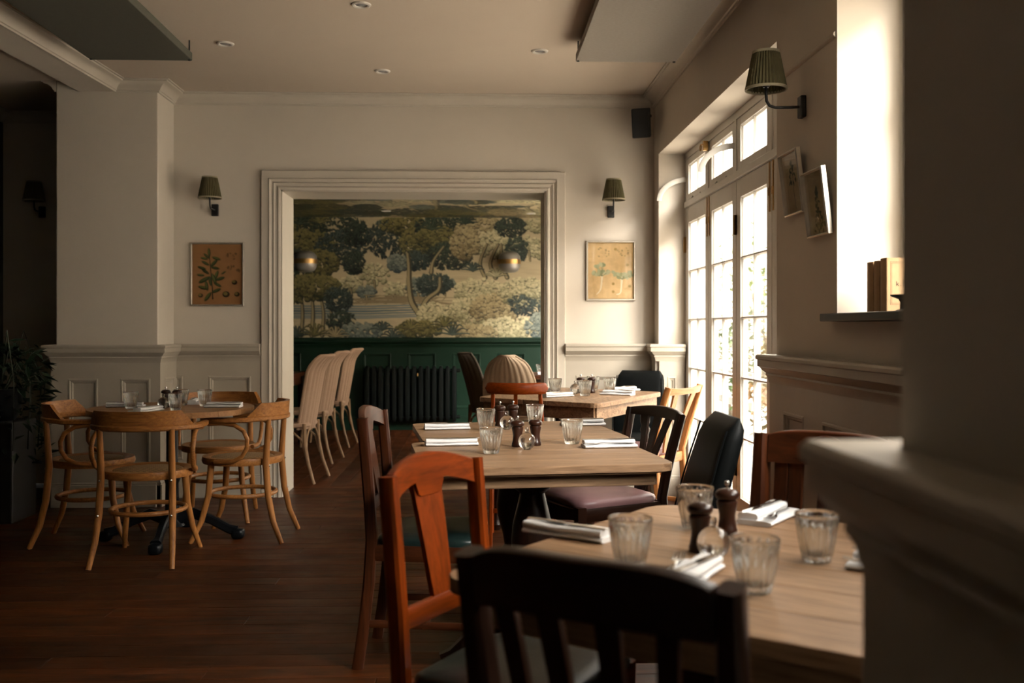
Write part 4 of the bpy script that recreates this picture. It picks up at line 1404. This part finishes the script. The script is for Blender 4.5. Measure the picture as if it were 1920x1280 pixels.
wooden_chair('honey coloured chair with slanting splats against the french doors', (0.965, 5.95), math.atan2(0.8, 0.6),
             dict(wood='light', H=0.85, seat=0.475, wb=0.36, wt=0.43, wf=0.45, depth=0.42, rake=0.10, cc=0.02, crest_h=0.036, crest_t=0.03, pad='leather_mauve', bow=0.016, post=0.032, top=lambda q: 0.012 * q * q, between=False,
                  splats=[(-0.12, -0.06, 0.06, 0.03, 0.0), (0.12, 0.06, 0.06, 0.03, 0.0)]))


def padded_chair(label, loc, rz, H=0.91, wd=0.40, legs='light', rake=0.13, zb=0.42):
    t = thing('padded_chair', label, 'chair', (loc[0], loc[1], 0), rz, 'black leather chairs')
    sh = 0.475
    rs = []
    # padded back: rounded section, leaning, rolled at the top
    zs = [zb + (H - zb) * q / 14 for q in range(15)]
    for q, z in enumerate(zs):
        f = (z - zb) / (H - zb)
        y0 = -0.19 - rake * f ** 1.25
        tt = 0.036 + 0.004 * math.sin(PI * f)
        hw = wd / 2 * (0.93 + 0.07 * math.sin(PI * min(f * 1.2, 1)))
        if f > 0.86:
            e = (f - 0.86) / 0.14
            tt *= math.sqrt(max(0.02, 1 - e * e * 0.97))
            hw -= 0.03 * e * e
        ring = []
        for j in range(20):
            a = 2 * PI * j / 20
            p = lambda v, kk: math.copysign(abs(v) ** kk, v)
            ring.append((hw * p(math.cos(a), 0.28), y0 + tt * p(math.sin(a), 0.6), z))
        rs.append(ring)
    bk = MB().rings(rs).build('padded_back', M['leather_black'], t, angle=60)
    for s in (-1, 1):
        seam = []
        for q in range(1, 14):
            z = zs[q]
            f = (z - zb) / (H - zb)
            seam.append((s * (wd / 2 * (0.93 + 0.07 * math.sin(PI * min(f * 1.2, 1))) - 0.006), -0.19 - rake * f ** 1.25 + 0.034, z))
        MB().tube(seam, 0.0035, 6, up=(0, 1, 0)).build('piping', M['leather_black'], bk)
    MB().pad((0, 0.02, sh - 0.03), (wd + 0.05, 0.43, 0.075), 0.3).build('seat_pad', M['leather_black'], t)
    MB().box(-wd / 2 - 0.005, wd / 2 + 0.005, -0.17, 0.215, sh - 0.11, sh - 0.055).build('seat_frame', W(legs, 'x'), t, smooth=False, bevel=0.004)
    for s in (-1, 1):
        MB().bar([(s * (wd / 2 - 0.012), 0.195, 0), (s * (wd / 2 - 0.012), 0.195, sh - 0.06)], [0.026, 0.038], [0.026, 0.038], up=(0, 1, 0)).build('front_leg', W(legs, 'z'), t)
        MB().bar([(s * (wd / 2 - 0.02), -0.25, 0), (s * (wd / 2 - 0.02), -0.18, 0.3), (s * (wd / 2 - 0.02), -0.19, sh + 0.02)], 0.034, 0.034, up=(0, 1, 0)).build('rear_leg', W(legs, 'z'), t)
        MB().bar([(s * (wd / 2 - 0.016), -0.2, 0.18), (s * (wd / 2 - 0.016), 0.195, 0.18)], 0.016, 0.024).build('stretcher', W(legs, 'y'), t)
    return t


padded_chair('tall black leather chair back leaning beside the middle tables', (0.50, 3.235), HALF, H=0.915, wd=0.40, legs='mid')
padded_chair('black leather chair in the corner behind the far table', (1.03, 6.67), math.atan2(0.42, -0.9), H=0.90, wd=0.36, legs='light', rake=0.10)


# ---- bentwood armchairs
def armchair(label, loc, rz, src=None):
    if src:
        return copy_tree(src, (loc[0], loc[1], 0), rz, label)
    t = thing('bentwood_armchair', label, 'chair', (loc[0], loc[1], 0), rz, 'bentwood armchairs around the round table')
    bx, by, bz = W('bent', 'x'), W('bent', 'y'), W('bent', 'z')
    R_ = 0.222
    MB().lathe([(R_ - 0.045, 0.435), (R_, 0.43), (R_ + 0.006, 0.445), (R_, 0.468), (R_ - 0.02, 0.472), (R_ - 0.045, 0.462), (R_ - 0.045, 0.435)], 44, cap=False).build('seat_ring', bx, t)
    MB().lathe([(R_ - 0.044, 0.455), (R_ - 0.05, 0.463), (0.12, 0.468), (0.03, 0.470)], 36).build('cane_seat', M['cane'], t)
    MB().tube([(0.187 * math.cos(2 * PI * q / 40), 0.187 * math.sin(2 * PI * q / 40), 0.255) for q in range(40)], 0.0125, 8, closed=True).build('ring_stretcher', bx, t)
    ar_ = 0.262
    pts = [(ar_ - 0.014, 0.155), (ar_, 0.07)] + [(ar_ * math.cos(-PI * q / 18), -0.005 + ar_ * 0.93 * math.sin(-PI * q / 18)) for q in range(19)] + [(-ar_, 0.07), (-ar_ + 0.014, 0.155)]
    n = len(pts)
    MB().bar([(x, y, 0.690 + (0.004 if 4 < i < n - 5 else 0)) for i, (x, y) in enumerate(pts)], [0.036 if 3 < i < n - 4 else 0.046 for i in range(n)], 0.03, ch=0.22).build('arm_rail', bx, t)
    rs = []
    for q in range(25):
        a = PI + PI * (0.115 + 0.77 * q / 24)
        e = min(q, 24 - q) / 24
        hh = 0.078 * min(1.0, 0.06 + e * 7.5)
        tk = 0.011
        for_ = []
        for rr_, z in ((ar_ - tk, 0.703), (ar_ + tk, 0.703), (ar_ + tk + 0.006, 0.703 + hh), (ar_ - tk + 0.006, 0.703 + hh)):
            for_.append((rr_ * math.cos(a), -0.005 + rr_ * 0.93 * math.sin(a), z))
        rs.append(for_)
    MB().rings(rs).build('crest_board', bx, t, angle=30)
    for s in (-1, 1):
        MB().tube([(s * 0.205, -0.275, 0), (s * 0.192, -0.225, 0.12), (s * 0.183, -0.195, 0.26), (s * 0.178, -0.18, 0.44), (s * 0.178, -0.19, 0.6), (s * 0.180, -0.196, 0.69)], [0.0135, 0.0165, 0.0185, 0.019, 0.0165, 0.015], 10, up=(0, 1, 0)).build('rear_leg', bz, t)
        MB().tube([(s * 0.205, 0.235, 0), (s * 0.180, 0.18, 0.12), (s * 0.160, 0.148, 0.26), (s * 0.148, 0.135, 0.44)], [0.013, 0.016, 0.0175, 0.019], 10, up=(0, 1, 0)).build('front_leg', bz, t)
        p = [(s * 0.243, 0.125, 0.668), (s * 0.245, 0.05, 0.672), (s * 0.250, -0.025, 0.663), (s * 0.256, -0.078, 0.63), (s * 0.258, -0.098, 0.585), (s * 0.256, -0.095, 0.535), (s * 0.252, -0.068, 0.49), (s * 0.246, -0.02, 0.463), (s * 0.234, 0.04, 0.455), (s * 0.218, 0.095, 0.455)]
        MB().tube(p, 0.0125, 10, up=(1, 0, 0)).build('arm_scroll', by, t)
        sm = MB()
        for x, y_, z in ((s * 0.178, -0.200, 0.43), (s * 0.183, -0.214, 0.255)):
            sm.lathe([(0.0, -0.006), (0.004, -0.005), (0.006, 0.0), (0.004, 0.005), (0.0, 0.006)], 8, (x, y_, z))
        sm.build('screw_head', M['steel'], t)
    return t


a0 = armchair('bentwood armchair with its rounded back to the camera at the round table', (-1.715, 5.275), 0.0)
armchair('bentwood armchair nearest the wide opening, sideways with looped arm', (-1.345, 5.79), HALF - 0.05, a0)
armchair('bentwood armchair behind the round table against the panelling', (-1.63, 6.36), PI + 0.12, a0)
armchair('bentwood armchair in the shade between the round table and the plant', (-2.17, 5.72), -HALF + 0.1, a0)

# ---- wicker chairs of the back room
WICK = {}


def wicker_mat(name, col):
    if name in WICK:
        return WICK[name]
    m, nt, bs = base_mat(name)
    v = coords(nt, (1, 1, 1), rand=False)
    w1 = nt.nodes.new('ShaderNodeTexWave')
    w1.wave_type = 'BANDS'
    w1.bands_direction = 'Z'
    w1.inputs['Scale'].default_value = 42
    w1.inputs['Distortion'].default_value = 1.2
    nt.links.new(v, w1.inputs['Vector'])
    c = Vector(col[:3])
    nt.links.new(ramp(nt, w1.outputs['Fac'], [(0.1, tuple(c * 0.62)), (0.6, tuple(c))]), bs.inputs['Base Color'])
    bs.inputs['Roughness'].default_value = 0.75
    bump(nt, bs, w1.outputs['Fac'], 0.5, 0.004)
    WICK[name] = m
    return m


def wicker(label, loc, rz, mat, dome=False):
    t = thing('wicker_chair', label, 'chair', (loc[0], loc[1], 0), rz, 'wicker chairs in the back room')
    hw, H, zb = (0.23, 0.955, 0.40) if dome else (0.19, 0.98, 0.41)
    nu, nv = 45, 24
    fr_, bk_ = [], []

    def pt(u, v, off):
        x = (u - 0.5) * 2
        lim = math.sqrt(max(0.0, 1 - max(0.0, (v - (0.5 if dome else 0.86)) / (0.5 if dome else 0.14)) ** (3.2 if dome else 2)))
        lim = max(lim, 0.3 * (1 if dome else 0))
        lim = max(lim, 0.02)
        z = zb + (H - zb) * v
        lean = 0.10 * v + (0.07 * max(0, (v - 0.75) / 0.25) ** 2 if not dome else 0.05 * v * v)
        y = -0.20 - lean + (0.10 if dome else 0.06) * x * x
        rib = 0.008 * abs(math.sin(PI * u * 9))
        return (x * hw * (0.92 + 0.08 * v if not dome else 0.9 + 0.1 * math.sin(PI * min(1, v * 1.3))) * (lim if dome else 1 - (1 - lim) * 0.25), y - off * (0.016 + rib), z)
    vs, fs = [], []
    for off in (1, -0.4):
        for j in range(nv + 1):
            for i in range(nu + 1):
                vs.append(pt(i / nu, j / nv, off))
    n1 = (nu + 1) * (nv + 1)
    for b in (0, n1):
        for j in range(nv):
            for i in range(nu):
                a = b + j * (nu + 1) + i
                fs.append((a, a + 1, a + nu + 2, a + nu + 1))
    edge = [i for i in range(nu + 1)] + [j * (nu + 1) + nu for j in range(1, nv + 1)] + [nv * (nu + 1) + i for i in range(nu - 1, -1, -1)] + [j * (nu + 1) for j in range(nv - 1, 0, -1)]
    for q in range(len(edge)):
        a, b = edge[q], edge[(q + 1) % len(edge)]
        fs.append((a, b, b + n1, a + n1))
    bo = MB().add(vs, fs).build('woven_back', mat, t, angle=70)
    rim = [pt(0, j / nv, 0.3) for j in range(nv + 1)] + [pt(i / 12, 1, 0.3) for i in range(1, 12)] + [pt(1, j / nv, 0.3) for j in range(nv, -1, -1)]
    MB().tube(rim, 0.014, 8, up=(0.02, 1, 0)).build('rolled_rim', mat, bo)
    cane = wood('cane_pole', lin(120, 92, 66), lin(176, 144, 110), 'z', 0.5)
    MB().pad((0, 0.0, 0.445), (0.45, 0.44, 0.05), 0.5).build('woven_seat', mat, t)
    for s in (-1, 1):
        MB().tube([(s * 0.215, -0.285, 0), (s * 0.198, -0.235, 0.15), (s * 0.188, -0.205, 0.3), (s * 0.185, -0.20, 0.46)], [0.012, 0.0135, 0.015, 0.015], 9, up=(0, 1, 0)).build('rear_leg', cane, t)
        MB().tube([(s * 0.20, 0.21, 0), (s * 0.185, 0.19, 0.2), (s * 0.178, 0.18, 0.44)], [0.012, 0.0135, 0.015], 9, up=(0, 1, 0)).build('front_leg', cane, t)
        MB().tube([(s * 0.188, -0.215, 0.2), (s * 0.186, -0.18, 0.33), (s * 0.183, -0.09, 0.41), (s * 0.181, 0.02, 0.42)], 0.009, 7, up=(1, 0, 0)).build('side_brace', cane, t)
    MB().tube([(-0.19, -0.215, 0.2), (-0.165, -0.21, 0.33), (-0.09, -0.205, 0.405), (0, -0.205, 0.415), (0.09, -0.205, 0.405), (0.165, -0.21, 0.33), (0.19, -0.215, 0.2)], 0.009, 7, up=(0, 1, 0)).build('rear_brace', cane, t)
    return t


wl = wicker_mat('natural_wicker', lin(180, 146, 118))
wp = wicker_mat('pale_wicker', lin(214, 186, 156))
wd_ = wicker_mat('dark_wicker', lin(74, 60, 44))
wicker('nearest of the three tall wicker chairs in the row behind the opening', (-1.50, 7.93), HALF - 0.12, wl)
wicker('middle tall wicker chair in the row behind the opening', (-1.53, 9.06), HALF - 0.10, wl)
wicker('farthest tall wicker chair in the row, by the green panelling', (-1.54, 10.25), HALF - 0.08, wl)
wicker('pale round-backed wicker chair behind the corner table', (0.33, 8.75), -0.25, wp, True)
wicker('dark brown wicker chair beside the pale round-backed one', (0.18, 9.45), -HALF + 0.25, wd_, True)
square_table('dark table along the row of wicker chairs in the back room', (-2.12, 9.0), HALF, 2.7, 0.75, 0.75, 0.04, kind='mid', base='dark', nb=4)
square_table('brown table at the bright side of the back room', (0.86, 9.75), 0.1, 0.75, 0.75, 0.75, 0.04, kind='mid', base='dark', nb=4)

# ================================================================ TABLEWARE


def tumbler():
    N = 96
    outer = [(0.022, 0.0, 0), (0.0265, 0.0015, 0.15), (0.0285, 0.006, 0.5), (0.0315, 0.02, 1), (0.036, 0.042, 1), (0.0395, 0.065, 0.9), (0.0412, 0.080, 0.45), (0.0420, 0.086, 0.0), (0.0422, 0.092, 0), (0.0412, 0.0938, 0)]
    rs = []
    for r, z, fl_ in outer:
        rs.append([((r - fl_ * 0.0032 * abs(math.sin(8 * 2 * PI * k / N))) * math.cos(2 * PI * k / N), (r - fl_ * 0.0032 * abs(math.sin(8 * 2 * PI * k / N))) * math.sin(2 * PI * k / N), z) for k in range(N)])
    for r, z in ((0.0400, 0.0925), (0.0396, 0.085), (0.0370, 0.065), (0.0325, 0.042), (0.0275, 0.020), (0.022, 0.0135), (0.008, 0.0125)):
        rs.append([(r * math.cos(2 * PI * k / N), r * math.sin(2 * PI * k / N), z) for k in range(N)])
    o = MB().rings(rs).build('glass_tumbler', M['glass'], angle=45)
    return tag(o, 'x', 'glass', 'fluted glass tumblers')


def mill():
    t = thing('pepper_mill', 'x', 'pepper mill', (0, 0, 0), 0, 'turned walnut mills')
    MB().lathe([(0.021, 0), (0.0225, 0.002), (0.0225, 0.012), (0.0205, 0.016), (0.0175, 0.034), (0.0175, 0.044), (0.0205, 0.06), (0.0225, 0.07), (0.0215, 0.074), (0.018, 0.076)], 22).build('body', M['mill'], t)
    MB().lathe([(0.017, 0.076), (0.0235, 0.079), (0.0265, 0.085), (0.026, 0.090), (0.021, 0.096), (0.010, 0.0995), (0.004, 0.10)], 22).build('head', M['mill'], t)
    MB().lathe([(0.003, 0.10), (0.003, 0.106), (0.0055, 0.108), (0.0062, 0.112), (0.0045, 0.1155), (0.001, 0.1162)], 14).build('knob', M['steel'], t)
    return t


def orb():
    t = thing('oil_orb', 'x', 'oil lamp', (0, 0, 0), 0, 'clear glass oil orbs')
    prof = [(0.001, 0.0), (0.014, 0.0)] + [(0.032 * math.sin(a), 0.031 - 0.032 * math.cos(a)) for a in [0.55 + (2.9 - 0.55) * q / 16 for q in range(17)]] + [(0.006, 0.0635), (0.0055, 0.067)]
    MB().lathe(prof, 28).build('globe', M['glass'], t)
    MB().lathe([(0.003, 0.066), (0.0062, 0.068), (0.0078, 0.074), (0.0055, 0.080), (0.001, 0.0815)], 16).build('stopper', M['glass'], t)
    return t


def napkin(L=0.20, wd=0.085):
    m = MB()

    def slab(z0, th, L, wd, dx, dy, curl):
        rs = []
        for i in range(15):
            x = -L / 2 + L * i / 14
            sec = []
            for j in range(12):
                a = 2 * PI * j / 12
                p = lambda v, kk: math.copysign(abs(v) ** kk, v)
                sec.append((x + dx, dy + wd / 2 * p(math.cos(a), 0.42), z0 + th / 2 + th / 2 * p(math.sin(a), 0.8) + curl * math.sin(x * 37 + dy * 60) * 0.0015 * (1 if math.sin(a) > 0 else 0)))
            rs.append(sec)
        m.rings(rs)
    slab(0, 0.013, L, wd, 0, 0, 1)
    slab(0.0115, 0.015, L * 0.975, wd * 0.56, -0.002, -wd * 0.19, 1)
    return tag(m.build('napkin', M['napkin'], angle=60), 'x', 'napkin', 'folded white napkins')


def fork():
    m = MB()
    m.bar([(-0.095, 0, 0.003), (-0.06, 0, 0.005), (0.0, 0, 0.007), (0.03, 0, 0.0085), (0.048, 0, 0.006), (0.06, 0, 0.005)], [0.012, 0.009, 0.006, 0.008, 0.021, 0.024], [0.002, 0.0022, 0.0028, 0.0022, 0.002, 0.002])
    for k in range(4):
        y = -0.0095 + 0.00635 * k
        m.bar([(0.058, y, 0.005), (0.08, y, 0.0055), (0.103, y * 0.9, 0.0095)], [0.0034, 0.003, 0.0018], 0.0018)
    return tag(m.build('fork', M['steel'], angle=50), 'x', 'fork', 'steel forks')


def knife():
    m = MB()
    m.bar([(-0.10, 0, 0.004), (-0.06, 0, 0.005), (-0.005, 0, 0.005), (0.0, 0, 0.005)], [0.014, 0.013, 0.010, 0.008], [0.006, 0.006, 0.005, 0.004])
    m.bar([(0.0, 0, 0.005), (0.02, 0.001, 0.005), (0.085, 0.001, 0.005), (0.108, 0.003, 0.005)], [0.009, 0.016, 0.017, 0.004], [0.002, 0.0014, 0.0012, 0.0010])
    return tag(m.build('knife', M['steel'], angle=50), 'x', 'knife', 'steel knives')


PROTO = {'g': tumbler(), 'm': mill(), 'o': orb(), 'n': napkin(), 'f': fork(), 'k': knife()}
USED = set()


def put(kind, x, y, z, rz, label, rx=0.0):
    p = PROTO[kind]
    o = p if kind not in USED else copy_tree(p)
    USED.add(kind)
    o.location = (x, y, z)
    o.rotation_euler = (0, rx, rz)
    o['label'] = label
    return o


def setting(x, y, zt, a, where, fork_a=0.12, knife=True):
    """napkin with a fork and a knife laid on it; a: direction the fork points"""
    put('n', x, y, zt, a, 'folded white napkin ' + where)
    ca, sa = math.cos(a), math.sin(a)
    put('f', x - sa * 0.022 + ca * 0.004, y + ca * 0.022 + sa * 0.004, zt + 0.0125, a + fork_a, 'steel fork lying on the napkin ' + where)
    if knife:
        put('k', x + sa * 0.020, y - ca * 0.018, zt + 0.0242, a - fork_a * 0.5, 'steel knife lying on the napkin ' + where)


ZT = 0.75
# near table
put('g', 0.290, 1.866, ZT, 0.3, 'fluted tumbler at the orange splat chair side of the near table')
put('g', 0.490, 2.218, ZT, 0.9, 'fluted tumbler standing behind the mills on the near table')
put('g', 0.474, 1.678, ZT, 0.1, 'fluted tumbler closest to the camera on the near table')
put('g', 0.656, 1.896, ZT, 0.6, 'fluted tumbler next to the dark pier on the near table')
put('m', 0.449, 1.985, ZT, 0, 'darker walnut mill behind the glass orb on the near table')
put('m', 0.546, 2.150, ZT, 0, 'glossy walnut mill next to the far napkin on the near table')
put('o', 0.462, 1.925, ZT, 0, 'clear glass oil orb on the near table')
EN, EF = math.atan2(-0.561, 0.742), math.atan2(0.798, 0.603)
setting(0.205, 2.150, ZT, EN, 'on the near table beside the orange splat chair')
setting(0.690, 2.320, ZT, EF + PI, 'on the near table in front of the carved chair')
setting(0.375, 1.775, ZT, EF + 0.1, 'on the near table behind the dark foreground chair', 0.25)
setting(0.790, 1.800, ZT, EN + PI, 'on the near table half hidden by the dark pier')
# middle tables
put('g', 0.053, 3.560, ZT, 0.3, 'fluted tumbler by the forked napkin on the nearer middle table')
put('g', 0.371, 3.843, ZT, 0.7, 'fluted tumbler by the rolled napkin on the nearer middle table')
put('m', 0.156, 3.765, ZT, 0, 'walnut mill left of its twin on the nearer middle table')
put('m', 0.226, 3.800, ZT, 0, 'walnut mill right of its twin on the nearer middle table')
put('o', 0.187, 3.675, ZT, 0, 'clear glass oil orb on the nearer middle table')
setting(-0.095, 3.82, ZT, 0.12, 'behind the orange chair crest on the nearer middle table', 0.1)
setting(0.500, 3.735, ZT, PI + 0.12, 'rolled at the edge of the nearer middle table', 0.1)
put('g', 0.042, 4.377, ZT, 0.2, 'fluted tumbler by the forked napkin on the farther middle table')
put('g', 0.273, 4.620, ZT, 0.5, 'fluted tumbler at the back of the farther middle table')
put('m', 0.107, 4.505, ZT, 0, 'walnut mill left of its twin on the farther middle table')
put('m', 0.168, 4.545, ZT, 0, 'walnut mill right of its twin on the farther middle table')
put('o', 0.136, 4.402, ZT, 0, 'clear glass oil orb on the farther middle table')
setting(-0.130, 4.42, ZT, 0.12, 'at the dark side of the farther middle table', 0.1)
setting(0.490, 4.575, ZT, PI + 0.12, 'near the mauve seat on the farther middle table', 0.1)
# corner table
ZF = 0.79
put('g', 0.492, 6.200, ZF, 0, 'fluted tumbler nearest the rolled top orange chair on the corner table')
put('g', 0.653, 5.960, ZF, 0.4, 'fluted tumbler in front of the mills on the corner table')
put('g', 0.845, 6.285, ZF, 0.8, 'fluted tumbler nearest the black chair on the corner table')
put('g', 0.760, 6.450, ZF, 0.2, 'fluted tumbler behind the mills on the corner table')
put('m', 0.655, 6.230, ZF, 0, 'walnut mill nearer the opening on the corner table')
put('m', 0.725, 6.235, ZF, 0, 'walnut mill nearer the doors on the corner table')
put('o', 0.612, 6.150, ZF, 0, 'clear glass oil orb on the corner table')
setting(0.474, 5.880, ZF, 0.55, 'at the near left edge of the corner table')
setting(0.420, 6.330, ZF, -0.4, 'beside the tumbler nearest the opening on the corner table')
setting(0.860, 6.040, ZF, 2.6, 'at the door side edge of the corner table')
setting(0.960, 6.400, ZF, -2.5, 'in front of the black chair on the corner table')
# round table
put('g', -1.917, 5.600, ZT, 0, 'fluted tumbler on the shaded side of the round table')
put('g', -1.633, 5.482, ZT, 0.3, 'fluted tumbler in front of the mills on the round table')
put('g', -1.557, 5.775, ZT, 0.5, 'fluted tumbler on the opening side of the round table')
put('g', -1.700, 5.810, ZT, 0.7, 'fluted tumbler behind the mills on the round table')
put('m', -1.755, 5.700, ZT, 0, 'dark walnut mill left of its twin on the round table')
put('m', -1.690, 5.690, ZT, 0, 'dark walnut mill right of its twin on the round table')
put('o', -1.742, 5.615, ZT, 0, 'clear glass oil orb on the round table')
setting(-1.990, 5.735, ZT, 0.1, 'on the shaded side of the round table')
setting(-1.770, 5.410, ZT, 1.25, 'on the camera side of the round table')
setting(-1.660, 5.970, ZT, -1.4, 'at the panelling side of the round table')
setting(-1.430, 5.690, ZT, PI - 0.05, 'on the opening side of the round table')
# back room
put('g', 0.62, 9.62, ZT, 0, 'small tumbler on the brown table in the back room')
put('g', -1.92, 8.3, ZT, 0, 'nearest dim tumbler on the dark table of the back room')
put('g', -2.0, 9.0, ZT, 0, 'farther dim tumbler on the dark table of the back room')
put('m', 0.80, 9.66, ZT, 0, 'walnut mill on the brown table in the back room')
put('o', 0.745, 9.60, ZT, 0, 'clear glass oil orb on the brown table in the back room')
put('n', 0.68, 9.50, ZT, 0.1, 'white napkin on the brown table in the back room')
put('n', -1.86, 8.05, ZT, HALF, 'dim white napkin on the dark table of the back room')
